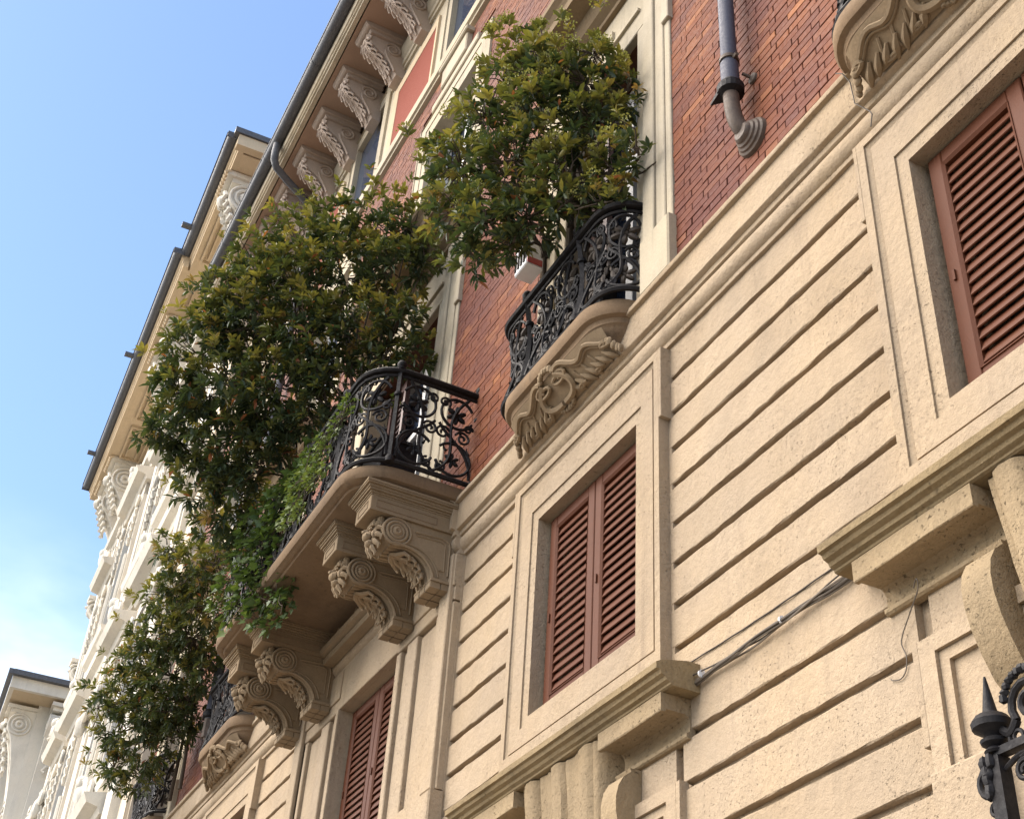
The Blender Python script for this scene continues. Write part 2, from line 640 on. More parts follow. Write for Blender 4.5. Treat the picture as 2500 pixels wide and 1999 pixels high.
low_holes = [(c - 0.575, c + 0.575, ZO[0] - 0.025, ZO[1] + 0.025) for c in WC] + [(W0[0] - 0.02, W0[1] + 0.02, ZO[0] - 0.02, ZO[1] + 0.02)]
wall_open(XL, XR, -0.40, -0.036, 0, 6.55, low_holes).build('lower_wall', 'stone', bld)
NOB = [(-2.05, 0.46, 0.83), (-5.30, 0.455, 0.83), (-8.76, 0.74, 1.16), (-12.05, 0.46, 0.83), (-15.3, 0.46, 0.83)]   # axis, half opening, half surround
nob_holes = [(c - h - 0.02, c + h + 0.02, 6.58, 9.07) for c, h, s_ in NOB]
SEC = [(-8.38, 0.56), (-11.66, 0.56), (-14.9, 0.56)]
sec_holes = [(c - h - 0.02, c + h + 0.02, 10.28, 12.07) for c, h in SEC]
ATT = [-5.35, -8.30, -11.28, -14.25]
att_holes = [(c - 0.50, c + 0.50, 13.09, 14.55) for c in ATT]
wall_open(XL, XR, -0.40, 0.040, 6.55, 15.05, nob_holes + sec_holes + att_holes).build('upper_wall', 'mortar', bld)
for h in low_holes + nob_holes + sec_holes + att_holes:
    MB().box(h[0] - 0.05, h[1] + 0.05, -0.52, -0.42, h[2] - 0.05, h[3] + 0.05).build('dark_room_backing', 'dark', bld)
MB().box(XL, XL + 0.3, -9, -0.41, 0, 15.6).build('side_wall', 'stone', bld)

# ---- rusticated courses
GZ = [6.19, 5.974, 5.752, 5.5315, 5.3125, 5.092, 4.867, 4.650, 4.429, 3.991, 3.774, 3.5395, 3.309, 3.08, 2.85, 2.62, 2.4]
GH = 0.034


def course(x0, x1, z0, z1, p=0.0, mat='stone', name='stone_course'):
    e = 0.004
    prof = [(-0.0365, z0), (p - e, z0), (p, z0 + e), (p, z1 - e), (p - e, z1), (-0.0365, z1)]
    return MB().sweepx(prof, x0, x1, 0.07, 0.0026).build(name, mat, bld)


def bay(x0, x1, zlo=-1, zhi=99):
    for i in range(len(GZ) - 1):
        zt = GZ[i] - (GH if i else 0); zb = GZ[i + 1]
        if zb < zlo or zt > zhi + 0.3:
            continue
        course(x0, x1, zb, zt)


def framed_bays():
    edges = []
    bay(-4.64, -3.03, 4.40, 6.3)                       # between the two near windows
    course(-4.64, -3.03, 3.991, 4.429 - GH)
    for i in range(9, len(GZ) - 1):
        course(-4.56, -3.10, GZ[i + 1], GZ[i] - GH)
    bay(-7.12, -6.20, 4.40, 6.3)
    course(-7.12, -6.20, 3.7, 4.429 - GH)
    bay(-11.36, -10.32, 4.40, 6.3)
    course(-11.36, -10.32, 3.7, 4.429 - GH)
    bay(-14.62, -12.86, 4.40, 6.3)
    bay(-1.38, XR, 4.40, 6.3)


framed_bays()
# plain wall behind the window surrounds
for c in WC:
    m_ = wall_open(c - 0.83, c + 0.83, -0.036, -0.002, 2.4, 6.2, [(c - 0.60, c + 0.60, ZO[0] - 0.05, ZO[1] + 0.05)])
    m_.build('wall_panel', 'stone', bld)

# ---- string course (moulded band under the brick storey)
SP = [(-0.02, 6.172), (0.020, 6.172), (0.022, 6.176), (0.022, 6.200), (0.034, 6.206), (0.052, 6.226), (0.060, 6.256), (0.056, 6.284), (0.046, 6.300),
      (0.062, 6.304), (0.064, 6.308), (0.064, 6.336), (0.090, 6.343), (0.093, 6.347), (0.093, 6.543), (0.118, 6.546), (0.121, 6.550), (0.121, 6.576), (0.10, 6.590), (-0.02, 6.592)]


def string(x0, x1, dp):
    MB().sweepx([(p + (dp if p > 0 else 0), z) for p, z in SP], x0, x1, 0.12, 0.0013).build('string_course', 'stone', bld, True)


string(BAY[1], XR, 0.0)
string(BAY[0] - 0.0, BAY[1], 0.035)
string(XL, BAY[0], 0.0)

# ---- projecting bay with pilaster panels
pil = [(-8.04, -7.12), (BAY[0], W0[0] - 0.02)]
mb = wall_open(BAY[0], BAY[1], -0.30, 0.012, 2.4, 6.18, [(W0[0], W0[1], *ZO)])
mb.build('bay_wall', 'stone', bld)


def pilaster_panels(sgn):
    def X(x):
        return x if sgn > 0 else 2 * (-8.625) - x
    def bx(a, b, p0, p1, z0, z1, bev=0.006):
        mb_.box(min(X(a), X(b)), max(X(a), X(b)), p0, p1, z0, z1, bev)
    mb_ = MB()
    # raised field with three sunk panels: build the field as bars
    bars = [(-8.06, -7.985), (-7.87, -7.70), (-7.39, -7.335), (-7.215, -7.125)]
    for a, b in bars:
        bx(a, b, 0.0125, BAYP, 4.56, 5.815)
    bx(-8.06, -7.125, 0.0125, BAYP - 0.001, 5.83, 5.93)
    for a, b in [(-7.98, -7.875), (-7.695, -7.395), (-7.33, -7.22)]:
        bx(a, b, 0.0125, 0.03, 4.58, 5.80, 0.008)
    bx(-7.30, -7.14, 0.0611, BAYP + 0.03, 4.56, 6.17)
    bx(-8.07, -7.115, 0.0125, BAYP + 0.045, 3.9, 4.548, 0.01)
    bx(-8.06, -7.125, 0.0125, BAYP + 0.012, 5.9305, 6.17, 0.004)
    mb_.build('pilaster', 'stone', bld)


pilaster_panels(1)
pilaster_panels(-1)
MB().box(W0[0] - 0.02, W0[1] + 0.02, 0.0125, BAYP, 5.842, 6.17, 0.005).build('lintel', 'stone', bld)
MB().box(W0[0] - 0.045, W0[0] - 0.001, -0.02, BAYP + 0.004, 4.56, 5.841, 0.004).build('jamb', 'stone', bld)


# ---- eared window surrounds
def surround(cx, zt=5.84, zb=4.60):
    hw = 0.55
    P = 0.062
    mb = MB()
    o = (cx - hw - 0.26, cx + hw + 0.26, zb - 0.25, zt + 0.32)
    mb.ring(o, (cx - hw - 0.215, cx + hw + 0.215, zb - 0.18, zt + 0.275), -0.015, P, P)
    mb.ring((cx - hw - 0.214, cx + hw + 0.214, zb - 0.18, zt + 0.274), (cx - hw - 0.185, cx + hw + 0.185, zb - 0.16, zt + 0.245), -0.015, P - 0.010, P - 0.022)
    mb.ring((cx - hw - 0.184, cx + hw + 0.184, zb - 0.16, zt + 0.244), (cx - hw - 0.065, cx + hw + 0.065, zb - 0.055, zt + 0.075), -0.015, P - 0.012, P - 0.014)
    mb.ring((cx - hw - 0.064, cx + hw + 0.064, zb - 0.054, zt + 0.074), (cx - hw, cx + hw, zb, zt), -0.25, P - 0.024, P - 0.026)
    s_ = mb.build('window_surround', 'stone', bld)
    for sg in (-1, 1):      # ears
        a, b = sorted((cx + sg * (hw + 0.2605), cx + sg * (hw + 0.285)))
        MB().box(a, b, -0.015, P + 0.001, zt - 0.13, zt + 0.322, 0.003).build('surround_ear', 'stone', s_)
    # sill frieze and sill
    return s_


def sill(cx):
    x0, x1 = cx - 1.12, cx + 1.03
    # crown moulding of the sill
    prof = [(-0.02, 4.125), (0.140, 4.125), (0.150, 4.130), (0.152, 4.138), (0.170, 4.146), (0.176, 4.160), (0.196, 4.168), (0.204, 4.184), (0.220, 4.188), (0.222, 4.215), (0.19, 4.232), (0.06, 4.26), (-0.02, 4.26)]
    o = MB().sweepx(prof, x0, x1, 0.22, 0.0016).build('window_sill', 'sill', bld)
    MB().box(cx - 0.81, cx + 0.81, -0.015, 0.055, 4.262, 4.352, 0.004).build('sill_frieze', 'stone', o)
    for a, b in ((cx + 0.42, cx + 0.955), (cx - 1.02, cx - 0.42)):
        prof = [(-0.02, 3.945), (0.016, 3.945), (0.026, 3.952), (0.026, 3.968), (0.010, 3.976), (0.008, 4.020), (0.016, 4.040), (0.030, 4.050), (0.128, 4.050), (0.130, 4.038), (0.150, 4.038), (0.153, 4.042), (0.153, 4.122), (-0.02, 4.124)]
        mb = MB().sweepx(prof, a, b, 0.18, 0.0016)
        mb.build('sill_bracket', 'rough', o)
    # fluted keystone between the brackets: wavy section tapering downwards
    ks = MB()
    nu, nv = 40, 12
    vs = []
    for k in range(nv + 1):
        q = k / nv
        z = 4.118 - 0.92 * q
        wid = 0.415 - 0.07 * q
        out_ = 0.135 - 0.075 * q
        for i in range(nu + 1):
            u = -1 + 2 * i / nu
            e_ = min(1.0, (1 - abs(u)) * 9)
            wv = 0.014 * math.cos(u * 3 * PI) - 0.022 * (1 - min(1, abs(u * 6 - round(u * 6 / 2) * 2 - 1) * 3) if abs(u) < 0.9 else 0)
            p = max(0.0, (out_ + wv) * e_ ** 0.5) + random.uniform(-.002, .002)
            vs.append((cx + u * wid, -p, z + random.uniform(-.002, .002)))
    m1 = nu + 1
    fs = [(k * m1 + i, k * m1 + i + 1, (k + 1) * m1 + i + 1, (k + 1) * m1 + i) for k in range(nv) for i in range(nu)]
    ks.add(vs, fs)
    ks.build('keystone', 'rough', o, True)
    # scroll shoulders beside the keystone and the eared frame of the opening below
    for sg in (-1, 1):
        gs = MB()
        a, b = sorted((cx + sg * 0.42, cx + sg * 0.55))
        poly = bez((0.0, 3.94), (0.16, 3.92), (0.17, 3.72), (0.05, 3.5), 8)
        poly = [(0.0, 3.94), (0.06, 3.94)] + [(p, z) for p, z in poly[1:]] + [(0.0, 3.45)]
        gs.prismx(poly, a, b)
        gs.build('scroll_shoulder', 'rough', o, True)
    fr = MB()
    fr.ring((cx - 0.875, cx + 0.875, 2.2, 3.775), (cx - 0.80, cx + 0.80, 2.3, 3.715), -0.015, 0.034, 0.034)
    fr.ring((cx - 0.798, cx + 0.798, 2.3, 3.713), (cx - 0.755, cx + 0.755, 2.4, 3.672), -0.015, 0.018, 0.018)
    fr = fr.build('lower_surround', 'stone', bld)
    for sg in (-1, 1):
        a, b = sorted((cx + sg * 0.8755, cx + sg * 0.905))
        MB().box(a, b, -0.015, 0.0342, 3.41, 3.776, 0.002).build('surround_ear', 'stone', fr)
        a, b = sorted((cx + sg * 0.60, cx + sg * 0.862))
        MB().box(a, b, 0.0345, 0.075, 2.2, 3.30, 0.012).build('surround_block', 'stone', fr)


for c in WC:
    surround(c)
    if c > -14:
        sill(c)


# ---- louvred shutters
def shutter_pair(x0, x1, z0, z1, y, nsl, mat='shutter'):
    g_ = 0.004
    xm = (x0 + x1) / 2
    for a, b in ((x0 + 0.01, xm - g_), (xm + g_, x1 - 0.01)):
        st = 0.075
        mb = MB()
        p1 = -y; p0 = p1 - 0.045
        mb.box(a, a + st, p0, p1, z0 + 0.012, z1 - 0.01, 0.005)
        mb.box(b - st, b, p0, p1, z0 + 0.012, z1 - 0.01, 0.005)
        mb.box(a + st, b - st, p0, p1 - 0.002, z0 + 0.012, z0 + 0.10, 0.004)
        mb.box(a + st, b - st, p0, p1 - 0.002, z1 - 0.085, z1 - 0.01, 0.004)
        mb.ring((a + st - 0.004, b - st + 0.004, z0 + 0.096, z1 - 0.081), (a + st + 0.010, b - st - 0.010, z0 + 0.11, z1 - 0.095), p0, p1 + 0.004, p1 - 0.006)
        fr = mb.build('shutter', mat, bld)
        zz0, zz1 = z0 + 0.115, z1 - 0.10
        pitch = (zz1 - zz0) / nsl
        wdt = (b - a) - 2 * st - 0.004
        me = MB()
        hh = pitch
        prof = [(-0.010, hh * 0.60), (-0.017, hh * 0.60), (0.000, -hh * 0.42), (0.006, -hh * 0.47), (0.010, -hh * 0.41), (0.008, -hh * 0.28)]
        me.prismx(prof, -wdt / 2, wdt / 2)
        me = me.mesh('slat', mat)
        for k in range(nsl):
            put(me, 'slat', fr, ((a + b) / 2, y + 0.016, zz0 + (k + 0.5) * pitch), (random.uniform(-0.03, 0.03), random.uniform(-0.002, 0.002), 0))
        MB().box(a + st * 0.5 - 0.006, a + st * 0.5 + 0.006, p1, p1 + 0.010, z0 + 0.55, z0 + 0.60).build('latch', mat, fr)


for c in WC[:3]:
    shutter_pair(c - 0.53, c + 0.53, ZO[0], ZO[1], 0.034, 19)
shutter_pair(W0[0] + 0.01, W0[1] - 0.01, ZO[0], ZO[1], 0.050, 19)

# ------------------------------------------------------------------ brick storey
bw = MB()
bw.box(XL, XR, -0.02, 0.044, 6.56, 6.585)
bwall = bw.build('brick_wall', 'mortar', bld)
excl = [(c - s_, c + s_, 6.0, 9.9) for c, h, s_ in NOB] + [(c - 0.86, c + 0.86, 10.0, 12.48) for c, h in SEC]
CH, ST, HD, JT = 0.052, 0.218, 0.104, 0.0048
rows = int((12.86 - 6.592) / CH)
spots = []
for r in range(rows):
    z0 = 6.592 + r * CH
    x = XL + (0.0 if r % 2 else -(ST + HD) / 2) + random.uniform(-0.01, 0.01)
    k = 0
    while x < XR:
        L = ST if (k % 2 == 0) else HD
        k += 1
        a, b = x, x + L
        x += L + JT
        if z0 > 10.2 and a > -6.0:
            continue
        if any(a < e[1] and b > e[0] and z0 + CH > e[2] and z0 < e[3] for e in excl):
            # trim against the surround
            done = False
            for e in excl:
                if z0 + CH > e[2] and z0 < e[3] and a < e[1] and b > e[0]:
                    if a < e[0] - 0.03:
                        b = e[0]; done = True
                    elif b > e[1] + 0.03:
                        a = e[1]; done = True
            if not done:
                continue
        spots.append((a, b, z0))
near = sorted(range(len(spots)), key=lambda i: abs((spots[i][0] + spots[i][1]) / 2 + 3.55) * 1.0 + (spots[i][2] - 6.6) * 0.62
              if -4.50 < (spots[i][0] + spots[i][1]) / 2 < -2.85 else 99)[:300]
near = set(near)
cachem = {}


def brick_mesh(L):
    key = round(L, 2)
    if key not in cachem:
        mb = MB()
        mb.box(-key / 2, key / 2, -0.02, 0.0105, 0, CH - JT, 0.0022)
        cachem[key] = mb.mesh('brick', 'brick')
    return cachem[key]


fld = MB()
for i, (a, b, z0) in enumerate(spots):
    pj = random.uniform(-0.0022, 0.0022)
    if i in near:
        put(brick_mesh(b - a), 'brick', bwall, ((a + b) / 2, -(0.042 + pj), z0), (random.uniform(-.004, .004), random.uniform(-0.006, 0.006), 0))
    else:
        pp = 0.0525 + pj
        zt = z0 + CH - JT
        dz = random.uniform(-0.001, 0.001)
        vs = [(a, -0.03, z0), (b, -0.03, z0), (b, -0.03, zt), (a, -0.03, zt), (a, -pp, z0 + dz), (b, -pp, z0 - dz), (b, -pp, zt - dz), (a, -pp, zt + dz)]
        fld.add(vs, [(4, 5, 6, 7), (0, 1, 5, 4), (1, 2, 6, 5), (2, 3, 7, 6), (3, 0, 4, 7)])
me = bpy.data.meshes.new('brick_field')
me.from_pydata(fld.v, [], fld.f)
me.materials.append(M['bricks'])
o = put(me, 'brick_field', bwall)
o['kind'] = 'stuff'


# ---- piano nobile window surrounds
def noble(cx, hw, sw, hood=True):
    z0, z1 = 6.594, 9.05
    mb = MB()
    for sg in (-1, 1):
        def bx(a, b, p, zz0=z0, zz1=9.72, bev=0.006):
            lo, hi = sorted((cx + sg * a, cx + sg * b))
            mb.box(lo, hi, 0.02, p, zz0, zz1, bev)
        bx(hw, hw + 0.10, 0.075, z0, z1)
        bx(hw + 0.101, hw + 0.22, 0.095, z0, 9.72)
        bx(hw + 0.221, sw - 0.06, 0.078, z0, 9.72)
        bx(sw - 0.059, sw, 0.068, z0, 8.76)
        bx(sw - 0.059, sw + 0.02, 0.092, 8.761, 9.72)
        bx(hw + 0.09, sw + 0.015, 0.11, z0, 7.0, 0.01)      # pedestal
        bx(hw - 0.0, hw + 0.012, -0.1, z0, z1, 0)
    mb.box(cx - hw - 0.10, cx + hw + 0.10, 0.02, 0.075, z1 + 0.001, z1 + 0.14, 0.006)
    mb.box(cx - hw - 0.10, cx + hw + 0.10, 0.02, 0.062, z1 + 0.141, 9.72, 0.006)
    s_ = mb.build('balcony_window_surround', 'pale', bld)
    k = MB()
    for sg in (-1, 1):
        k.box(*sorted((cx + sg * 0.10, cx + sg * (hw + 0.02))), 0.063, 0.085, 9.26, 9.29, 0.003)
        k.box(*sorted((cx + sg * 0.10, cx + sg * 0.13)), 0.063, 0.085, 9.291, 9.40, 0.003)
        k.box(*sorted((cx + sg * 0.0, cx + sg * 0.128)), 0.063, 0.084, 9.401, 9.43, 0.003)
    k.build('fret_moulding', 'pale', s_)
    if hood:
        prof = [(0.03, 9.60), (0.10, 9.60), (0.105, 9.63), (0.16, 9.66), (0.19, 9.72), (0.20, 9.76), (0.34, 9.77), (0.345, 9.84), (0.37, 9.87), (0.41, 9.90), (0.415, 9.94), (0.05, 10.0), (0.03, 10.0)]
        MB().sweepx(prof, cx - sw + 0.02, cx + sw - 0.02, 0.3, 0.001).build('window_hood', 'carved', s_)
    # casement with louvred leaves and pale glazing bars
    w_ = MB()
    w_.ring((cx - hw + 0.014, cx + hw - 0.014, 6.60, z1), (cx - hw + 0.07, cx + hw - 0.07, 6.7, z1 - 0.07), -0.22, -0.16, -0.16)
    w_.box(cx - 0.04, cx + 0.04, -0.22, -0.15, 6.6, z1)
    w_.box(cx - hw, cx + hw, -0.22, -0.155, 8.3, 8.36)
    win = w_.build('balcony_window', 'frame', bld)
    MB().box(cx - hw, cx + hw, -0.215, -0.20, 6.6, z1).build('pane', 'glass', win)
    for sg in (-1, 1):     # louvre leaf folded back into the reveal
        a, b = sorted((cx + sg * (hw - 0.05), cx + sg * (hw * 0.42)))
        lf = MB()
        lf.box(a, a + 0.05, -0.13, -0.09, 6.62, z1 - 0.03)
        lf.box(b - 0.05, b, -0.13, -0.09, 6.62, z1 - 0.03)
        lf.box(a + 0.05, b - 0.05, -0.13, -0.092, 6.62, 6.72)
        lf.box(a + 0.05, b - 0.05, -0.13, -0.092, z1 - 0.11, z1 - 0.03)
        leaf_ = lf.build('louvre_leaf', 'louvre', bld)
        me_ = MB().prismx([(-0.035, 0.030), (-0.037, 0.022), (0.004, -0.026), (0.008, -0.018)], -(b - a) / 2 + 0.05, (b - a) / 2 - 0.05).mesh('slat', 'louvre')
        zz = 6.76
        while zz < z1 - 0.14:
            put(me_, 'slat', leaf_, ((a + b) / 2, 0.112, zz))
            zz += 0.062


for i, (c, h, s_) in enumerate(NOB):
    noble(c, h, s_)

# ---- second-floor windows
for c, h in SEC:
    mb = MB()
    P = 0.095
    o_ = (c - 0.86, c + 0.86, 10.0, 12.36)
    mb.ring(o_, (c - 0.78, c + 0.78, 10.1, 12.30), 0.02, P - 0.02, P)
    mb.ring((c - 0.778, c + 0.778, 10.1, 12.298), (c - 0.66, c + 0.66, 10.2, 12.19), 0.02, P - 0.01, P - 0.012)
    mb.ring((c - 0.658, c + 0.658, 10.2, 12.188), (c - h, c + h, 10.3, 12.05), -0.2, P - 0.02, P - 0.025)
    mb.box(c - 0.55, c + 0.55, 0.02, P - 0.004, 12.361, 12.47, 0.01)
    mb.box(c - 0.30, c + 0.30, 0.02, P + 0.02, 12.471, 12.74, 0.012)
    mb.box(c - 0.34, c + 0.34, 0.02, P + 0.05, 12.741, 12.80, 0.012)
    s_ = mb.build('upper_window_surround', 'pale', bld)
    MB().box(c - h, c + h, -0.2, -0.18, 10.3, 12.05).build('pane', 'glass', s_)
    f_ = MB().ring((c - h, c + h, 10.3, 12.05), (c - h + 0.06, c + h - 0.06, 10.36, 11.99), -0.17, -0.10, -0.10)
    f_.box(c - 0.03, c + 0.03, -0.17, -0.11, 10.36, 11.99)
    f_.build('sash', 'frame', s_)

# ---- attic storey
MB().sweepx([(0.02, 12.86), (0.09, 12.87), (0.095, 12.90), (0.12, 12.91), (0.123, 13.03), (0.10, 13.06), (0.02, 13.07)], XL, XR, 0.5, 0.001).build('attic_band', 'pale', bld)
cr = [(0.02, 14.50), (0.085, 14.505), (0.09, 14.56), (0.11, 14.565), (0.115, 14.64), (0.10, 14.66), (0.13, 14.70), (0.155, 14.78), (0.16, 14.86), (0.10, 14.875), (0.02, 14.88)]
gaps = sorted(ATT)
ends = [XL] + [v for c in gaps for v in (c - 0.64, c + 0.64)] + [XR]
for k in range(0, len(ends), 2):
    MB().sweepx(cr, ends[k], ends[k + 1], 0.5, 0.001).build('crown_moulding', 'pale', bld, True)
at = wall_open(XL, XR, 0.02, 0.055, 13.065, 15.0, [(c - 0.485, c + 0.485, 13.105, 14.535) for c in ATT])
at.build('attic_wall', 'pale', bld)
for c in ATT:
    mb = MB()
    mb.ring((c - 0.62, c + 0.62, 13.075, 14.74), (c - 0.55, c + 0.55, 13.10, 14.66), 0.03, 0.085, 0.105)
    mb.ring((c - 0.549, c + 0.549, 13.10, 14.659), (c - 0.47, c + 0.47, 13.12, 14.52), -0.15, 0.088, 0.08)
    s_ = mb.build('attic_window_surround', 'pale', bld)
    MB().box(c - 0.47, c + 0.47, 0.0, 0.015, 13.12, 14.52).build('pane', 'glass', s_)
    cx = c + 1.48        # red panel to the next window
    if cx < XR - 1:
        p_ = MB().ring((cx - 0.64, cx + 0.64, 13.085, 14.30), (cx - 0.545, cx + 0.545, 13.16, 14.20), 0.03, 0.085, 0.07)
        q_ = p_.build('attic_panel_frame', 'ochre', bld)
        MB().box(cx - 0.55, cx + 0.55, 0.05, 0.064, 13.15, 14.21).build('red_panel', 'redpanel', q_)

# ------------------------------------------------------------------ eaves
ZS = 15.0
MB().box(XL, XR, -0.45, 0.725, ZS, ZS + 0.12).build('eaves_soffit', 'soffit', bld)
MB().sweepx([(0.742, ZS + 0.012), (0.742, ZS - 0.005), (0.80, ZS - 0.004), (0.802, ZS + 0.03), (0.826, ZS + 0.034), (0.83, ZS + 0.06), (0.848, ZS + 0.065), (0.86, ZS + 0.10), (0.862, ZS + 0.19), (0.70, ZS + 0.19)],
            XL + 0.05, XR, 0.35, 0.0022).build('eaves_fascia', 'pale', bld)
MB().add([(XL, 0.3, 16.9), (XR, 0.3, 16.9), (XR, -0.80, 15.24), (XL, -0.80, 15.24), (XL, 0.45, 16.9), (XR, 0.45, 16.9), (XR, -0.80, 15.14), (XL, -0.80, 15.14)],
         [(0, 1, 2, 3), (4, 7, 6, 5), (3, 2, 6, 7), (0, 4, 5, 1), (1, 5, 6, 2), (0, 3, 7, 4)]).build('roof', 'terracotta', bld)


def gutter_prof(p, z, r, t_=0.012, n=12):
    out = []
    for k in range(n + 1):
        a = PI + PI * k / n
        out.append((p + r * math.cos(a), z + r * math.sin(a)))
    for k in range(n, -1, -1):
        a = PI + PI * k / n
        out.append((p + (r - t_) * math.cos(a), z + (r - t_) * math.sin(a)))
    return out


gut = MB().sweepx(gutter_prof(0.93, ZS + 0.235, 0.082), XL + 0.1, XR, 0.9, 0.0012).build('gutter', 'zinc', bld, True)
MB().box(XL + 0.085, XL + 0.10, 0.852, 1.008, ZS + 0.15, ZS + 0.235).build('gutter_end', 'zinc', gut)
lip = MB().tube([(XL + 0.1, -1.012, ZS + 0.236), (XR, -1.012, ZS + 0.236)], 0.012, 8)
lip.build('gutter_lip', 'zinc', gut, True)
for k in range(9):
    x = XL + 1.2 + k * 1.9
    MB().sweepx(gutter_prof(0.93, ZS + 0.235, 0.0865, 0.004), x, x + 0.05, 1).build('gutter_joint', 'zinc', gut, True)
# swan-neck outlet and the pipe that follows the wall
sw = [(-12.78, -0.93, ZS + 0.16), (-12.78, -0.93, ZS + 0.02), (-12.80, -0.915, ZS - 0.12), (-12.84, -0.86, ZS - 0.20), (-12.95, -0.66, ZS - 0.24), (-13.06, -0.40, ZS - 0.31), (-13.13, -0.22, ZS - 0.40), (-13.16, -0.165, ZS - 0.50), (-13.16, -0.16, ZS - 0.75), (-13.16, -0.16, 7.2)]
MB().tube(sw, 0.052, 10).build('swan_neck_pipe', 'zinc', bld, True)


def acanthus(mb, path, cx, half, lobes=5, r=0.016, lift=0.018):
    """carved leaf lying on the front curve path [(p, z)]: rib and pairs of curling lobes"""
    n = len(path)
    nor = []
    for i in range(n):
        a, b = path[max(i - 1, 0)], path[min(i + 1, n - 1)]
        d = Vector((b[0] - a[0], b[1] - a[1])).normalized()
        q = Vector((-d.y, d.x))
        if q.x - q.y < 0:
            q = -q
        nor.append(q)
    def at_(f, dx, l):
        f = min(max(f, 0), n - 1); i = min(int(f), n - 2); t_ = f - i
        p = path[i][0] * (1 - t_) + path[i + 1][0] * t_; z = path[i][1] * (1 - t_) + path[i + 1][1] * t_
        q = nor[i]
        return (cx + dx, -(p + q.x * l), z + q.y * l)
    mb.tube([at_(f, 0, lift) for f in [k * (n - 1) / 10 for k in range(11)]], [r * (1.0 - 0.05 * k) for k in range(11)], 6)
    for k in range(lobes):
        f0 = (n - 1) * (0.03 + 0.80 * k / lobes)
        st = (n - 1) / lobes
        w_ = half * (1.0 - 0.45 * k / lobes)
        for sg in (-1, 1):
            mb.tube([at_(f0, sg * 0.012, lift * 0.8), at_(f0 + st * 0.30, sg * w_ * 0.45, lift * 1.5), at_(f0 + st * 0.70, sg * w_ * 0.85, lift * 1.3), at_(f0 + st * 1.15, sg * w_, lift * 1.9), at_(f0 + st * 1.25, sg * w_ * 0.90, lift * 2.7)],
                    [r * 0.9, r * 1.25, r * 1.15, r * 0.8, r * 0.35], 6, 0.75)
            mb.tube([at_(f0 + st * 0.2, sg * 0.010, lift), at_(f0 + st * 0.7, sg * w_ * 0.40, lift * 1.8), at_(f0 + st * 1.25, sg * w_ * 0.50, lift * 1.9), at_(f0 + st * 1.45, sg * w_ * 0.45, lift * 2.9)],
                    [r * 0.7, r * 1.0, r * 0.8, r * 0.3], 6, 0.75)


# modillions
def modillion(xr):
    """xr = near edge of the top plate"""
    w_ = 0.375
    x0, x1 = xr - w_, xr
    mb = MB()
    prof = [(0.10, 15.0), (0.665, 15.0), (0.665, 14.965), (0.65, 14.955), (0.635, 14.935), (0.615, 14.925), (0.10, 14.925)]
    mb.prismx(prof, x0, x1)
    prof = [(0.10, 14.925), (0.585, 14.925), (0.585, 14.885), (0.565, 14.87), (0.10, 14.87)]
    mb.prismx(prof, x0 + 0.035, x1 - 0.035)
    root = mb.build('modillion', 'modillion', bld)
    a, b = x0 + 0.075, x1 - 0.075
    # scroll body: S-shaped side profile
    s1 = bez((0.53, 14.87), (0.60, 14.80), (0.50, 14.70), (0.42, 14.66), 8)
    s2 = bez((0.42, 14.66), (0.30, 14.58), (0.22, 14.50), (0.17, 14.36), 8)
    poly = s1 + s2[1:] + [(0.06, 14.34), (0.06, 14.87)]
    mb = MB().prismx(poly, a, b)
    # spiral volute on both flanks
    for xx, sg in ((a, -1), (b, 1)):
        sp = spiral(0.25, 14.755, 0.105, 0.012, 0.3, 2.2, 34)
        mb.tube([(xx + sg * 0.004, -p, z) for p, z in sp], [0.020 - 0.010 * i / 34 for i in range(35)], 6)
        sp = bez((0.35, 14.70), (0.33, 14.58), (0.24, 14.52), (0.20, 14.40), 8)
        mb.tube([(xx + sg * 0.004, -p, z) for p, z in sp], 0.014, 6)
    mb.build('scroll', 'modillion', root, True)
    # acanthus leaf and mask on the front edge
    mb = MB()
    front = s1 + s2[1:]
    acanthus(mb, front, (a + b) / 2, 0.125, 6, 0.019, 0.020)
    for sg in (-1, 1):
        mb.blob(((a + b) / 2 + sg * 0.035, -0.565, 14.79), (0.018, 0.016, 0.016), (5, 6))
        mb.tube([((a + b) / 2 + sg * 0.03, -0.58, 14.83), ((a + b) / 2 + sg * 0.09, -0.59, 14.85), ((a + b) / 2 + sg * 0.125, -0.55, 14.82), ((a + b) / 2 + sg * 0.12, -0.56, 14.77)], [0.016, 0.020, 0.016, 0.006], 6)
    mb.blob(((a + b) / 2, -0.575, 14.83), (0.06, 0.035, 0.045), (6, 8), 0.05)
    mb.build('acanthus_leaf', 'modillion', root, True)


xm = -10.172
while xm < -8:
    xm += 0.763
while xm > XL + 0.45:
    modillion(xm)
    xm -= 0.763

# ------------------------------------------------------------------ balconies


def outline(cx, half, p, r, n=9, p_wall=0.03, inset=0.0):
    h = half - inset; d = p - inset; rr = max(r - inset, 0.03)
    pts = [(cx + h, p_wall), (cx + h, max(d - rr, p_wall + 0.002))]
    for k in range(1, n):
        a = PI / 2 * k / n
        pts.append((cx + h - rr + rr * math.cos(a), d - rr + rr * math.sin(a)))
    pts.append((cx + h - rr, d))
    m_ = 6
    for k in range(1, m_):
        pts.append((cx + (h - rr) - 2 * (h - rr) * k / m_, d))
    pts.append((cx - h + rr, d))
    for k in range(1, n):
        a = PI / 2 + PI / 2 * k / n
        pts.append((cx - h + rr + rr * math.cos(a), d - rr + rr * math.sin(a)))
    pts += [(cx - h, max(d - rr, p_wall + 0.002)), (cx - h, p_wall)]
    return pts


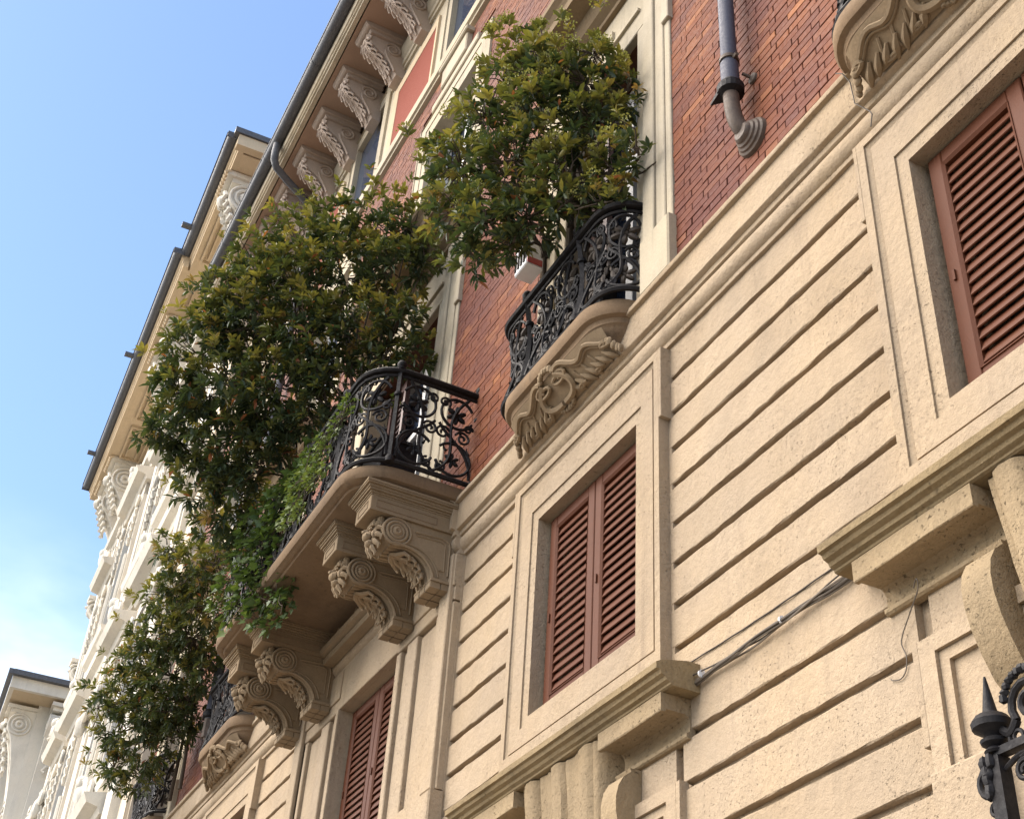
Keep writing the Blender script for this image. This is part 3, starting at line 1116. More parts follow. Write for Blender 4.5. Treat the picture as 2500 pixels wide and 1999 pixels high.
def slab(cx, half, p, r, prof, name='balcony_slab', mat='slab'):
    """prof = [(inset, z)] from the top rim down and under"""
    mb = MB()
    loops = [outline(cx, half, p, r, inset=i) for i, z in prof]
    m = len(loops[0])
    vs = []
    for lp, (i, z) in zip(loops, prof):
        for x, pp in lp:
            vs.append((x, -pp, z + random.uniform(-0.0012, 0.0012)))
    fs = []
    for k in range(len(prof) - 1):
        for j in range(m - 1):
            a = k * m + j
            fs.append((a, a + 1, a + 1 + m, a + m))
    fs.append(tuple(range(m)))
    fs.append(tuple(range((len(prof) - 1) * m + m - 1, (len(prof) - 1) * m - 1, -1)))
    mb.add(vs, fs)
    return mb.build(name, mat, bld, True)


def relief(mb, fn, pts2, r, lift=0.0, n=6):
    """tube along a 2D curve mapped on a surface fn(u, v) -> point, normal"""
    out = []
    for u, v in pts2:
        q, nn = fn(u, v)
        out.append(q + nn * lift)
    mb.tube(out, r, n)


# small balconies with carved cartouche underneath
SMALL = [-2.28, -5.53, -12.18, -15.35]
SH, SPJ, SR = 0.70, 0.30, 0.27


def small_balcony(cx):
    prof = [(0.03, 6.655), (0.006, 6.648), (0.0, 6.635), (0.0, 6.575), (0.012, 6.552), (0.04, 6.542), (0.046, 6.528), (0.048, 6.512), (0.062, 6.503), (0.066, 6.492), (0.10, 6.455), (0.15, 6.415), (0.185, 6.372)]
    sl = slab(cx, SH, SPJ, SR, prof)

    def fn(u, v):
        # u along X (-1..1), v 0 (wall, low) .. 1 (slab edge): cove surface
        x = cx + u * (SH - 0.10)
        edge = math.sqrt(max(0.0, 1 - max(0, (abs(u) - 0.62) / 0.38) ** 2))
        pr = 0.105 + v * 0.16 * (0.25 + 0.75 * edge)
        z = 6.365 + 0.155 * (max(v, 0) ** 1.35 + min(v, 0) * 0.5)
        n_ = Vector((0, -(0.72), -0.69)).normalized()
        return Vector((x, -pr - 0.012, z)), n_
    ct = MB()
    # shield field
    for sg in (-1, 1):
        # big C scroll around the shield
        c1 = bez((sg * 0.02, 0.05), (sg * 0.30, 0.0), (sg * 0.34, 0.55), (sg * 0.12, 0.80), 12)
        relief(ct, fn, c1, [0.022] * 13, 0.012)
        relief(ct, fn, spiral(sg * 0.13, 0.66, 0.16, 0.02, PI / 2, sg * -1.4, 18), 0.012, 0.016)
        # wing: undulating upper border ending in a roll
        c2 = bez((sg * 0.14, 0.86), (sg * 0.30, 1.12), (sg * 0.40, 0.40), (sg * 0.56, 0.66), 10)
        c3 = bez((sg * 0.56, 0.66), (sg * 0.72, 0.92), (sg * 0.80, 0.36), (sg * 0.93, 0.50), 10)
        relief(ct, fn, c2 + c3[1:], [0.020 - 0.0004 * i for i in range(21)], 0.014)
        relief(ct, fn, [(u, v - 0.10) for u, v in c2 + c3[1:]], 0.008, 0.008)
        relief(ct, fn, spiral(sg * 0.90, 0.42, 0.085, 0.015, PI / 2, sg * 1.4, 16), 0.014, 0.016)
        # lower scalloped leaf edge
        for k in range(7):
            u = 0.25 + 0.098 * k
            c_ = bez((sg * (u - 0.05), 0.30), (sg * u, 0.16), (sg * (u + 0.03), 0.02), (sg * (u + 0.075), -0.14 + 0.10 * math.sin(k * 1.9)), 6)
            relief(ct, fn, c_, [0.008, 0.012, 0.017, 0.021, 0.020, 0.014, 0.006], 0.008)
        relief(ct, fn, spiral(sg * 0.34, 0.02, 0.07, 0.012, 0, sg * 1.3, 14), 0.011, 0.016)
        relief(ct, fn, spiral(sg * 0.62, -0.03, 0.06, 0.012, 2.0, -sg * 1.2, 14), 0.010, 0.016)
        for k in range(4):
            u = sg * (0.93 + 0.025 * k); v = 0.42 - 0.17 * k
            q, nn = fn(u, v)
            ct.blob(tuple(q + nn * 0.012), (0.024 - 0.003 * k, 0.020, 0.030), (6, 8), 0.05)
        # ribs of the wing
        for k in range(3):
            relief(ct, fn, bez((sg * (0.34 + .14 * k), 0.5), (sg * (0.36 + .14 * k), 0.35), (sg * (0.40 + .14 * k), 0.2), (sg * (0.40 + .13 * k), 0.0), 6), 0.009, 0.004)
    for k in range(7):
        a = PI * (k + 0.5) / 7
        q, nn = fn(0.12 * math.cos(a), 0.88 + 0.16 * math.sin(a))
        ct.blob(tuple(q + nn * 0.012), (0.022, 0.018, 0.024), (5, 7), 0.1)
        q, nn = fn(0.11 * math.cos(a), -0.04 - 0.14 * math.sin(a))
        ct.blob(tuple(q + nn * 0.014), (0.020, 0.018, 0.022), (5, 7), 0.1)
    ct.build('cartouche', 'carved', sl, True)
    # dished field of the cartouche
    f = MB()
    nu, nv = 24, 6
    vs = []
    for i in range(nu + 1):
        for k in range(nv + 1):
            u = -0.92 + 1.84 * i / nu; v = -0.12 + 1.0 * k / nv
            q, nn = fn(u, v)
            d = 0.010 * (math.sin(PI * k / nv)) * (0.5 + 0.5 * math.cos(u * 7))
            vs.append(tuple(q + nn * (0.002 - d * 0.6)))
    fs = [(i * (nv + 1) + k, i * (nv + 1) + k + 1, (i + 1) * (nv + 1) + k + 1, (i + 1) * (nv + 1) + k) for i in range(nu) for k in range(nv)]
    f.add(vs, fs)
    f.build('cartouche_field', 'carved', sl, True)


for c in SMALL:
    small_balcony(c)

# long balcony on four brackets
ACX, AH, AP, AR = -8.775, 1.69, 0.88, 0.33
prof = [(0.03, 6.655), (0.006, 6.648), (0.0, 6.635), (0.0, 6.585), (0.014, 6.560), (0.045, 6.549), (0.052, 6.545), (0.070, 6.543), (0.078, 6.530), (0.085, 6.527), (0.40, 6.524)]
slabA = slab(ACX, AH, AP, AR, prof)
# carved spandrel under the slab, between the bracket pairs
mb = MB()
for sg in (-1, 1):
    for k in range(3):
        sp = spiral(-8.72 + sg * (0.10 + 0.18 * k), 6.37, 0.075, 0.01, PI / 2, sg * 1.7, 20)
        mb.tube([(x, -(0.16 + 0.0), z) for x, z in sp], 0.014, 6)
    for k in range(10):
        mb.blob((-8.72 + sg * random.uniform(0.05, 0.6), -0.15, 6.30 + random.uniform(-.04, .18)), (0.035, 0.03, 0.04), (5, 7), 0.15)
mb.build('carved_spandrel', 'carved', slabA, True)
MB().sweepx([(0.10, 6.25), (0.18, 6.252), (0.19, 6.29), (0.17, 6.31), (0.22, 6.33), (0.23, 6.36), (0.10, 6.37)], -9.38, -8.05, 0.3).build('soffit_moulding', 'carved', slabA)
BRX = [(-7.43, -7.16), (-8.05, -7.78), (-9.66, -9.39), (-10.28, -10.01)]


def bracket(x0, x1):
    w_ = x1 - x0
    mb = MB()
    # abacus: ogee cap and panelled block
    def cap(i, z0, z1, q):
        mb.box(x0 - i, x1 + i, 0.05, q + i, z0, z1, 0)
    for k, (i, z) in enumerate([(0.055, 6.526), (0.050, 6.508), (0.034, 6.496), (0.026, 6.478), (0.012, 6.462), (0.004, 6.448)]):
        nz = [6.508, 6.496, 6.478, 6.462, 6.448, 6.436][k]
        cap(i, nz, z - 0.0005, 0.70)
    root_mb = mb
    root_mb.box(x0, x1, 0.05, 0.70, 6.325, 6.4355, 0.004)
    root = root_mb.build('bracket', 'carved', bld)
    # incised panel outlines on the block
    pl = MB()
    for xx, sg in ((x0, -1), (x1, 1)):
        q = xx + sg * 0.0015
        z0_, z1_, p0_, p1_ = 6.352, 6.405, 0.22, 0.655
        for a, b in (((p0_, z0_), (p1_, z0_)), ((p1_, z0_), (p1_, z1_)), ((p1_, z1_), (p0_, z1_)), ((p0_, z1_), (p0_, z0_))):
            pl.tube([(q, -a[0], a[1]), (q, -b[0], b[1])], 0.0028, 4)
    for a, b in (((x0 + .05, 6.352), (x1 - .05, 6.352)), ((x1 - .05, 6.352), (x1 - .05, 6.405)), ((x1 - .05, 6.405), (x0 + .05, 6.405)), ((x0 + .05, 6.405), (x0 + .05, 6.352))):
        pl.tube([(a[0], -0.7015, a[1]), (b[0], -0.7015, b[1])], 0.0028, 4)
    pl.build('panel_line', 'slab', root)
    # S body
    e = 0.02
    a, b = x0 + e, x1 - e
    vc = (0.485, 6.222); vr = 0.100
    arc = [(vc[0] + vr * math.cos(t_), vc[1] + vr * math.sin(t_)) for t_ in [PI / 2 - k * 0.2 for k in range(0, 15)]]   # over the nose of the volute
    low = bez(arc[-1], (0.37, 6.155), (0.235, 6.10), (0.205, 5.955), 12)
    poly = [(0.05, 6.324), (vc[0], 6.324)] + arc[1:] + low[1:] + [(0.05, 5.955)]
    bd = MB().prismx(poly, a, b)
    bd.build('console_body', 'carved', root)
    tr = MB()
    for xx, sg in ((a, -1), (b, 1)):
        for rr, pz, rad in ((0.098, 0, 0.011), (0.072, 0, 0.013), (0.046, 0, 0.013), (0.018, 0, 0.020)):
            tr.tube([(xx + sg * 0.004, -(vc[0] + rr * math.cos(t_)), vc[1] + rr * math.sin(t_)) for t_ in [2 * PI * k / 22 for k in range(23)]], rad, 6)
        edge = [(p - 0.004, z) for p, z in low]
        tr.tube([(xx + sg * 0.005, -p, z) for p, z in arc[6:] + edge], 0.011, 6)
        tr.tube([(xx + sg * 0.004, -(p - 0.035), z + 0.022) for p, z in edge[1:]], 0.007, 5)
        # sunk flank panel border
        pb = [(0.36, 6.262), (0.16, 6.275), (0.110, 6.255), (0.100, 6.22), (0.100, 6.0)]
        tr.tube([(xx + sg * 0.003, -p, z) for p, z in pb], 0.008, 5)
        pb = [(0.345, 6.24), (0.17, 6.25), (0.135, 6.235), (0.130, 6.03), (0.165, 6.03)]
        tr.tube([(xx + sg * 0.002, -p, z) for p, z in pb], 0.005, 5)
    # flutes along the curved front
    for k in range(5):
        xx = a + (b - a) * (k + 0.5) / 5
        tr.tube([(xx, -(p + 0.003), z) for p, z in low], 0.017, 6)
    tr.build('volute', 'carved', root, True)
    # lion mask with leaf hanging on the front
    mk = MB()
    cx = (x0 + x1) / 2
    mk.blob((cx, -0.585, 6.215), (0.085, 0.055, 0.085), (8, 10), 0.03)
    mk.blob((cx, -0.645, 6.19), (0.050, 0.035, 0.034), (6, 8), 0.03)      # muzzle
    mk.blob((cx, -0.660, 6.215), (0.022, 0.030, 0.020), (5, 7))             # nose
    mk.blob((cx, -0.618, 6.145), (0.045, 0.040, 0.026), (6, 8), 0.05)      # jaw
    for sg in (-1, 1):
        mk.blob((cx + sg * 0.036, -0.640, 6.235), (0.017, 0.014, 0.012), (5, 6))
        mk.blob((cx + sg * 0.036, -0.636, 6.256), (0.030, 0.018, 0.010), (5, 6))
        mk.blob((cx + sg * 0.058, -0.615, 6.195), (0.026, 0.028, 0.034), (5, 7), 0.05)
        for k in range(6):      # mane locks
            an = PI * (0.08 + 0.84 * k / 5)
            ox, oz = sg * math.sin(an), math.cos(an)
            mk.tube([(cx + ox * 0.055, -0.615, 6.21 + oz * 0.06), (cx + ox * 0.095, -0.608, 6.205 + oz * 0.10), (cx + ox * 0.118, -0.585, 6.19 + oz * 0.115), (cx + ox * 0.112, -0.590, 6.165 + oz * 0.115)],
                    [0.014, 0.020, 0.015, 0.005], 6)
    acanthus(mk, low[1:], cx, 0.105, 4, 0.018, 0.026)
    for k, dx in enumerate((-0.07, -0.025, 0.025, 0.07)):                   # crest
        mk.blob((cx + dx, -0.612 + abs(dx) * 0.3, 6.318 - abs(dx) * 0.2), (0.024, 0.026, 0.032), (6, 8), 0.06)
        mk.blob((cx + dx * 0.6, -0.625, 6.285), (0.014, 0.016, 0.026), (5, 6), 0.06)
    mk.build('lion_mask', 'carved', root, True)
    # foot: shelf and six little blocks
    ft = MB().box(x0 - 0.005, x1 + 0.005, 0.05, 0.222, 5.935, 5.9545, 0.003)
    ft.build('foot_shelf', 'carved', root)
    bm_ = MB().box(-0.039, 0.039, -0.037, 0.037, -0.022, 0.022, 0.004).mesh('foot_block', 'carved')
    for i in range(3):
        for k in range(2):
            put(bm_, 'foot_block', root, (x0 + 0.045 + i * (w_ - 0.09) / 2, -(0.105 + k * 0.079), 5.912))


for a, b in BRX:
    bracket(a, b)


# ------------------------------------------------------------------ wrought-iron railings
def along(path):
    """arc-length parametrised (x, p) path"""
    P = [Vector((x, p)) for x, p in path]
    L = [0.0]
    for i in range(1, len(P)):
        L.append(L[-1] + (P[i] - P[i - 1]).length)

    def at(s):
        s = min(max(s, 0), L[-1])
        for i in range(1, len(P)):
            if s <= L[i] or i == len(P) - 1:
                q = (s - L[i - 1]) / max(L[i] - L[i - 1], 1e-6)
                v = P[i - 1].lerp(P[i], q)
                d = (P[i] - P[i - 1]).normalized()
                return v, Vector((d.y, -d.x)) * -1
    return at, L[-1]


def flower(mb, q, nn, r, n=6):
    nn = Vector(nn).normalized()
    u = nn.orthogonal().normalized(); w_ = nn.cross(u)
    for k in range(n):
        a = 2 * PI * k / n + 0.3
        d = u * math.cos(a) + w_ * math.sin(a)
        mb.blob(tuple(Vector(q) + d * r * 0.58 + nn * 0.006), (r * 0.24, r * 0.24, r * 0.44), (5, 6), 0.05, d)
    mb.blob(tuple(Vector(q) + nn * 0.014), (r * 0.26,) * 3, (5, 7))


def panel_curves(w_, h):
    """scrollwork for one cell: list of (polyline, radius), flowers"""
    cur, flo, spk = [], [], []
    cx = w_ / 2
    for sg in (-1, 1):
        X = lambda v: cx + sg * v
        hw = w_ / 2
        # upper ring and lower ring
        ru = min(hw * 0.44, h * 0.19)
        uc = (hw * 0.52, h * 0.76)
        cur.append(([(X(uc[0] + ru * math.cos(a)), uc[1] + ru * math.sin(a)) for a in [PI * 0.15 + 2 * PI * 0.86 * k / 20 for k in range(21)]], 0.009))
        flo.append((X(uc[0]), uc[1], ru * 0.72))
        lc = (hw * 0.50, h * 0.22)
        cur.append(([(X(lc[0] + ru * 1.05 * math.cos(a)), lc[1] + ru * 1.05 * math.sin(a)) for a in [-PI * 0.9 + 2 * PI * 0.84 * k / 20 for k in range(21)]], 0.009))
        flo.append((X(lc[0]), lc[1], ru * 0.55))
        # S stem
        st = bez((0.0, 0.02 * h), (hw * 0.95, h * 0.30), (-hw * 0.15, h * 0.55), (hw * 0.80, h * 0.97), 16)
        cur.append(([(X(u), v) for u, v in st], 0.010))
        st = bez((hw * 0.98, 0.05 * h), (hw * 0.95, h * 0.40), (hw * 0.35, h * 0.42), (hw * 0.06, h * 0.60), 14)
        cur.append(([(X(u), v) for u, v in st], 0.009))
        # spirals
        for (sx, sy, r0, a0, tn) in ((0.17, 0.50, 0.16, 0.4, 1.6), (0.72, 0.49, 0.17, PI * 0.9, -1.6), (0.17, 0.10, 0.13, PI * 0.5, -1.4), (0.85, 0.62, 0.10, 0.0, 1.4), (0.16, 0.86, 0.13, -0.6, 1.5)):
            cur.append(([(X(u), v) for u, v in spiral(hw * sx, h * sy, hw * r0 * 1.25, 0.008, a0, tn, 22)], 0.0075))
        for (sx, sy, dx, dy) in ((0.45, 0.42, 0.10, 0.06), (0.30, 0.33, -0.08, 0.07), (0.62, 0.60, 0.09, -0.05), (0.5, 0.95, -0.1, -0.03), (0.9, 0.36, -0.05, 0.07)):
            spk.append(((X(hw * sx), h * sy), (X(hw * (sx + dx)), h * (sy + dy))))
    return cur, flo, spk


def railing(cx, half, p, r, z0, z1, cells, name, belly=0.0, fancy=False):
    at, L = along(outline(cx, half, p, r, inset=0.05, p_wall=0.03))
    h = z1 - z0

    def P(s, v, off=0.0):
        q, nn = at(s)
        bl = belly * math.sin(PI * min(max(v / h, 0), 1)) ** 1.2
        q = q + nn * (off + bl)
        return (q.x, -q.y, z0 + v)

    def N(s):
        q, nn = at(s)
        return (nn.x, -nn.y, 0)
    ss = [L * i / 60 for i in range(61)]
    hr = MB()
    hr.tube([P(s, h) for s in ss], 0.030, 8, 0.75)
    hr.tube([P(s, h - 0.045) for s in ss], 0.012, 6)
    root = hr.build(name, 'iron', bld, True)
    br = MB()
    br.tube([P(s, 0.015) for s in ss], 0.018, 6)
    br.build('bottom_rail', 'iron', root, True)
    # cells from one wall to the other
    tot = sum(cells)
    pos_ = [0.0]
    for c in cells:
        pos_.append(pos_[-1] + L * c / tot)
    for i, s in enumerate(pos_):
        mb = MB()
        q = P(min(max(s, 0.02), L - 0.02), 0)
        rr = 0.020
        mb.tube([P(s, h * k / 6) for k in range(7)], rr, 4)
        mb.lathe([(0.030, 0), (0.034, 0.010), (0.024, 0.02), (0.034, 0.035), (0.036, 0.05), (0.026, 0.07), (0.008, 0.078)], P(s, h + 0.01), n=12)
        mb.lathe([(0.028, 0), (0.032, 0.012), (0.028, 0.024)], P(s, h * 0.72), n=10)
        mb.lathe([(0.034, 0), (0.036, 0.03), (0.026, 0.05)], P(s, 0.0), n=10)
        mb.build('post', 'iron', root, True)
    mb = MB()
    for i in range(len(cells)):
        fl = MB()
        a, b = pos_[i] + 0.025, pos_[i + 1] - 0.025
        cur, flo, spk = panel_curves(b - a, h - 0.06)
        for pts, rad in cur:
            mb.tube([P(a + u, 0.02 + v) for u, v in pts], rad * 1.25, 5)
        for (u, v, rf) in flo:
            f1 = MB()
            flower(f1, P(a + u, 0.02 + v, 0.01), N(a + u), rf * (1.15 if fancy else 0.9), 6)
            f1.build('rosette', 'ironwarm' if fancy else 'iron', root, True)
        for (u0, v0), (u1, v1) in spk:
            mb.tube([P(a + u0, v0), P(a + (u0 + u1) / 2, (v0 + v1) / 2, 0.012), P(a + u1, v1)], [0.012, 0.008, 0.002], 5)
        if fancy:
            # central acanthus spray with fan shells
            uc = (a + b) / 2
            for k in range(9):
                v = h * (0.10 + 0.085 * k)
                for sg in (-1, 1):
                    u = uc + sg * (0.02 + 0.035 * math.sin(k * 0.8 + 0.5))
                    fl.blob(P(u, v, 0.02), (0.020, 0.016, 0.034), (5, 6), 0.15)
            for sg in (-1, 1):
                for k in range(5):
                    sp = [(uc + sg * (0.05 + (0.03 + 0.018 * k) * math.cos(q_)), h * 0.36 + (0.03 + 0.018 * k) * math.sin(q_)) for q_ in [-0.4 + 1.7 * j / 7 for j in range(8)]]
                    mb.tube([P(u, v, 0.008) for u, v in sp], 0.005, 4)
            fl.build('iron_leaf_spray', 'ironwarm', root, True)
    mb.build('scrollwork', 'iron', root, True)
    return root


railing(ACX, AH + 0.07, AP + 0.02, AR, 6.662, 7.44, [0.56, 0.56, 0.72, 0.72, 0.72, 0.56, 0.56], 'balcony_railing')
for c in SMALL:
    railing(c, SH + (0.11 if c < -3 else 0.03), SPJ + 0.02, SR, 6.662, 7.33, [0.45, 0.53, 0.45], 'balcony_railing', 0.04, True)


# ------------------------------------------------------------------ downpipes
def downpipe(x, ztop, zlow):
    y = -0.165
    R_ = 0.044
    mb = MB().tube([(x, y, zlow + 0.33), (x, y, ztop)], R_, 20)
    root = mb.build('downpipe', 'pipe', bld, True)
    MB().lathe([(R_ + 0.005, 0), (R_ + 0.006, 0.16), (R_ + 0.001, 0.165)], (x, y, zlow + 0.34), n=20).build('pipe_sleeve', 'pipe', root, True)
    b_ = MB()
    for z in (zlow + 0.52, zlow + 2.6, zlow + 4.7):
        b_.lathe([(R_ + 0.009, 0), (R_ + 0.010, 0.022)], (x, y, z), n=20)
        b_.tube([(x + 0.04, y + 0.05, z - 0.10), (x + 0.055, -0.055, z - 0.12)], 0.010, 6)
        b_.tube([(x + R_, y, z), (x + R_ + 0.03, y, z)], 0.014, 6)
        b_.lathe([(0.034, 0), (0.030, 0.012), (0.012, 0.02)], (x + 0.055, -0.0535, z - 0.12), (0, -1, 0), 12)
    b_.build('pipe_clamp', 'castiron', root, True)
    # flared collar, elbow and wall rose in cast iron
    cl = MB().lathe([(R_ - 0.006, -0.02), (R_ + 0.028, 0.0), (R_ + 0.030, 0.045), (R_ + 0.010, 0.07), (R_ + 0.004, 0.085)], (x, y, zlow + 0.27), n=18)
    cl.add([(x - 0.03, y - 0.06, zlow + 0.262), (x - 0.125, y - 0.045, zlow + 0.275), (x - 0.04, y + 0.02, zlow + 0.262), (x - 0.03, y - 0.06, zlow + 0.30), (x - 0.125, y - 0.045, zlow + 0.29), (x - 0.04, y + 0.02, zlow + 0.30)],
           [(0, 1, 2), (3, 5, 4), (0, 3, 4, 1), (1, 4, 5, 2), (0, 2, 5, 3)])
    cl.build('pipe_collar', 'iron', root)
    pts = bez((x, y, zlow + 0.27), (x, y, zlow + 0.08), (x + 0.005, y + 0.02, zlow - 0.02), (x + 0.02, -0.04, zlow - 0.03), 12)
    MB().tube(pts, [0.043] * 13, 18).build('pipe_elbow', 'castiron', root, True)
    pr = [(0.046, 0.085), (0.058, 0.074), (0.062, 0.062), (0.074, 0.055), (0.078, 0.044), (0.090, 0.037), (0.094, 0.026), (0.106, 0.019), (0.110, 0.008), (0.112, -0.005)]
    MB().lathe([(r_, h_) for r_, h_ in pr], (x + 0.02, -0.054, zlow - 0.03), (0, -1, 0.0), 24).build('wall_rose', 'castiron', root, True)


downpipe(-3.745, 14.9, 6.95)
downpipe(-13.16, 8.4, 6.95)
MB().tube([(-13.16, -0.16, 7.0), (-13.16, -0.16, 8.5)], 0.05, 8).build('pipe_tail', 'castiron', bld, True)

# ------------------------------------------------------------------ cables and wires on the wall
cb = empty('cable_bundle', (-4.0, -0.03, 4.15), 'bundle of old cables stretched along the stone between two window sills', 'cable')
for k in range(7):
    ph = random.uniform(0, 6.28); am = random.uniform(0.004, 0.010)
    pts = []
    for i in range(41):
        q = i / 40
        x = -4.44 + q * 1.10
        sg = 0.004 * math.sin(q * 23 + ph)
        spread = 0.30 + 1.2 * max(0, q - 0.72) ** 1.0 + 0.9 * max(0, 0.18 - q) * 2
        z = 4.180 + 0.016 * q + (am * math.sin(ph + q * 7) + (k - 3) * 0.0035) * (0.5 + spread) - 0.012 * math.sin(PI * q)
        pts.append((x, -0.012 - 0.011 * (1 + math.cos(ph + q * 5)) - 0.004 * (k % 3) + sg * 0.5, z + sg))
    MB().tube(pts, random.choice((0.0035, 0.0045, 0.003)), 6).build('strand', 'cable', cb, True)
for x in (-4.37, -3.80):
    MB().lathe([(0.017, 0), (0.018, 0.010)], (x, -0.030, 4.186), (1, 0, 0), 10).build('cable_tie', 'plastic', cb, True)
o = MB().tube([(-4.60 + 0.03 * i, -0.006 - 0.001 * math.sin(i), 4.300 - 0.012 * math.sin(PI * i / 40) - 0.0004 * i) for i in range(41)], 0.0035, 5).build('thin_cable', 'cable', None, True)
tag(o, 'single thin cable running above the cable bundle on the stone wall', 'cable')
wr = [(-2.99, -0.14, 6.585), (-2.955, -0.135, 6.55), (-2.945, -0.105, 6.50), (-2.94, -0.102, 6.40), (-2.935, -0.105, 6.345), (-2.915, -0.085, 6.31), (-2.885, -0.072, 6.26), (-2.875, -0.072, 6.23), (-2.895, -0.07, 6.17)]
o = MB().tube(wr, 0.0032, 5).build('dangling_wire', 'cable', None, True)
tag(o, 'knotted wire dangling from the end of the nearest balcony over the moulding', 'wire')
wr = [(-3.06, -0.03, 3.98), (-3.01, -0.06, 3.985), (-3.02, -0.05, 3.95), (-3.10, -0.025, 3.90), (-3.17, -0.012, 3.83), (-3.16, -0.008, 3.77), (-3.17, -0.008, 3.72), (-3.20, -0.008, 3.70), (-3.24, -0.008, 3.71), (-3.25, -0.006, 3.72)]
o = MB().tube(smooth_pts(wr), 0.0024, 5).build('curled_wire', 'cable', None, True)
tag(o, 'loose wire end curling on the wall below the nearest window sill', 'wire')

# ------------------------------------------------------------------ wrought-iron grille at the street side
GX, GY = -2.27, -0.60
gr = empty('iron_grille', (GX, GY, 0.0), 'dark wrought iron grille with spiked finial and scrolls near the street', 'grille')
mb = MB()
mb.prismy([(GX - 0.02, 0.14), (GX + 0.02, 0.14), (GX + 0.02, 2.955), (GX - 0.02, 2.955)], 0.58, 0.62)
mb.build('post', 'iron', gr)
MB().lathe([(0.026, 0), (0.030, 0.006), (0.020, 0.016), (0.034, 0.026), (0.036, 0.034), (0.022, 0.042), (0.028, 0.050), (0.050, 0.064), (0.052, 0.080), (0.040, 0.096), (0.026, 0.102), (0.024, 0.106), (0.019, 0.106), (0.003, 0.205)],
           (GX, GY, 2.965), n=14).build('spike_finial', 'iron', gr, True)
MB().box(GX, GX + 1.4, 0.585, 0.615, 2.955, 2.975).build('top_rail', 'iron', gr)
mb = MB().box(GX, GX + 1.4, 0.59, 0.61, 2.30, 2.32)
mb.build('lower_rail', 'iron', gr)
mb = MB()


def gsp(cx, cz, r0, a0, tn, rad=0.009):
    mb.tube([(x, GY, z) for x, z in spiral(cx, cz, r0, 0.008, a0, tn, 24)], [rad * (1 - 0.3 * i / 24) for i in range(25)], 7)


for k in range(3):
    bx0 = GX + 0.13 + 0.36 * k
    mb = MB()
    gsp(bx0, 3.06, 0.062, PI * 1.2, -1.8, 0.011)
    mb.tube([(x, GY, z) for x, z in bez((GX + 0.02 + 0.36 * k, 3.03), (GX + 0.05 + 0.36 * k, 3.0), (bx0 - 0.08, 2.985), (bx0 - 0.05, 3.025))], 0.012, 7)
    gsp(bx0 - 0.055, 2.985, 0.028, PI * 0.5, 1.5, 0.007)
    mb.build('crest_scroll', 'iron', gr, True)
    mb = MB()
    gsp(bx0 - 0.05, 2.90, 0.030, 0, 1.6, 0.008)
    gsp(bx0 + 0.06, 2.90, 0.030, PI, -1.6, 0.008)
    for j in range(-2, 3):
        mb.tube([(x, GY, z) for x, z in bez((bx0 + 0.004 * j, 2.925), (bx0 + 0.02 * j, 2.96), (bx0 + 0.045 * j, 2.93), (bx0 + 0.055 * j, 2.945 - 0.012 * abs(j)))], 0.0075, 6)
        mb.tube([(x, GY, z) for x, z in bez((bx0 + 0.004 * j, 2.925), (bx0 + 0.01 * j, 2.87), (bx0 + 0.02 * j, 2.83), (bx0 + 0.022 * j, 2.80))], 0.0075, 6)
    mb.blob((bx0, GY, 2.922), (0.018, 0.016, 0.012), (5, 8))
    mb.build('palmette', 'iron', gr, True)
mb = MB()
gsp(GX - 0.035, 2.90, 0.042, PI * 0.3, 1.5, 0.010)
gsp(GX - 0.03, 2.835, 0.018, 0, 1.4, 0.007)
mb.build('side_scroll', 'iron', gr, True)
mb = MB()
for k in range(12):
    an = PI * (0.15 + 0.75 * k / 11)
    mb.blob((GX + 0.13 + 0.075 * math.cos(an), GY - 0.01, 3.06 + 0.078 * math.sin(an)), (0.014, 0.012, 0.012), (4, 6), 0.2)
mb.build('crest_leaf', 'iron', gr, True)
mb = MB()
for k in range(8):
    mb.blob((GX - 0.012 + random.uniform(-.018, .018), GY - 0.022, 2.90 + random.uniform(-.05, .05)), (0.014, 0.012, 0.02), (4, 6), 0.2)
mb.build('post_leaf', 'iron', gr, True)

# ------------------------------------------------------------------ neighbouring buildings
def frame2(O, deg):
    t_ = math.radians(deg)
    u = Vector((-math.cos(t_), math.sin(t_), 0)); n = Vector((-math.sin(t_), -math.cos(t_), 0))
    O = Vector(O)
    return lambda U, p, z: tuple(O + u * U + n * p + Vector((0, 0, z)))


class LB(MB):
    """box builder in a local frame F(U, p, z)"""
    def __init__(s, F):
        super().__init__(); s.F = F

    def bx(s, u0, u1, p0, p1, z0, z1):
        vs = [s.F(u, p, z) for z in (z0, z1) for p in (p0, p1) for u in (u0, u1)]
        return s.add(vs, [(0, 1, 3, 2), (4, 6, 7, 5), (0, 4, 5, 1), (2, 3, 7, 6), (0, 2, 6, 4), (1, 5, 7, 3)])

    def run(s, prof, u0, u1):
        m = len(prof)
        vs = [s.F(u, p, z) for u in (u0, u1) for p, z in prof]
        fs = [(k, (k + 1) % m, (k + 1) % m + m, k + m) for k in range(m)] + [tuple(range(m - 1, -1, -1)), tuple(range(m, 2 * m))]
        return s.add(vs, fs)

    def bl(s, U, p, z, r, sub=(5, 7), jit=0.1):
        return s.blob(s.F(U, p, z), r, sub, jit)

    def tb(s, pts, r, n=6):
        return s.tube([s.F(*q) for q in pts], r, n)


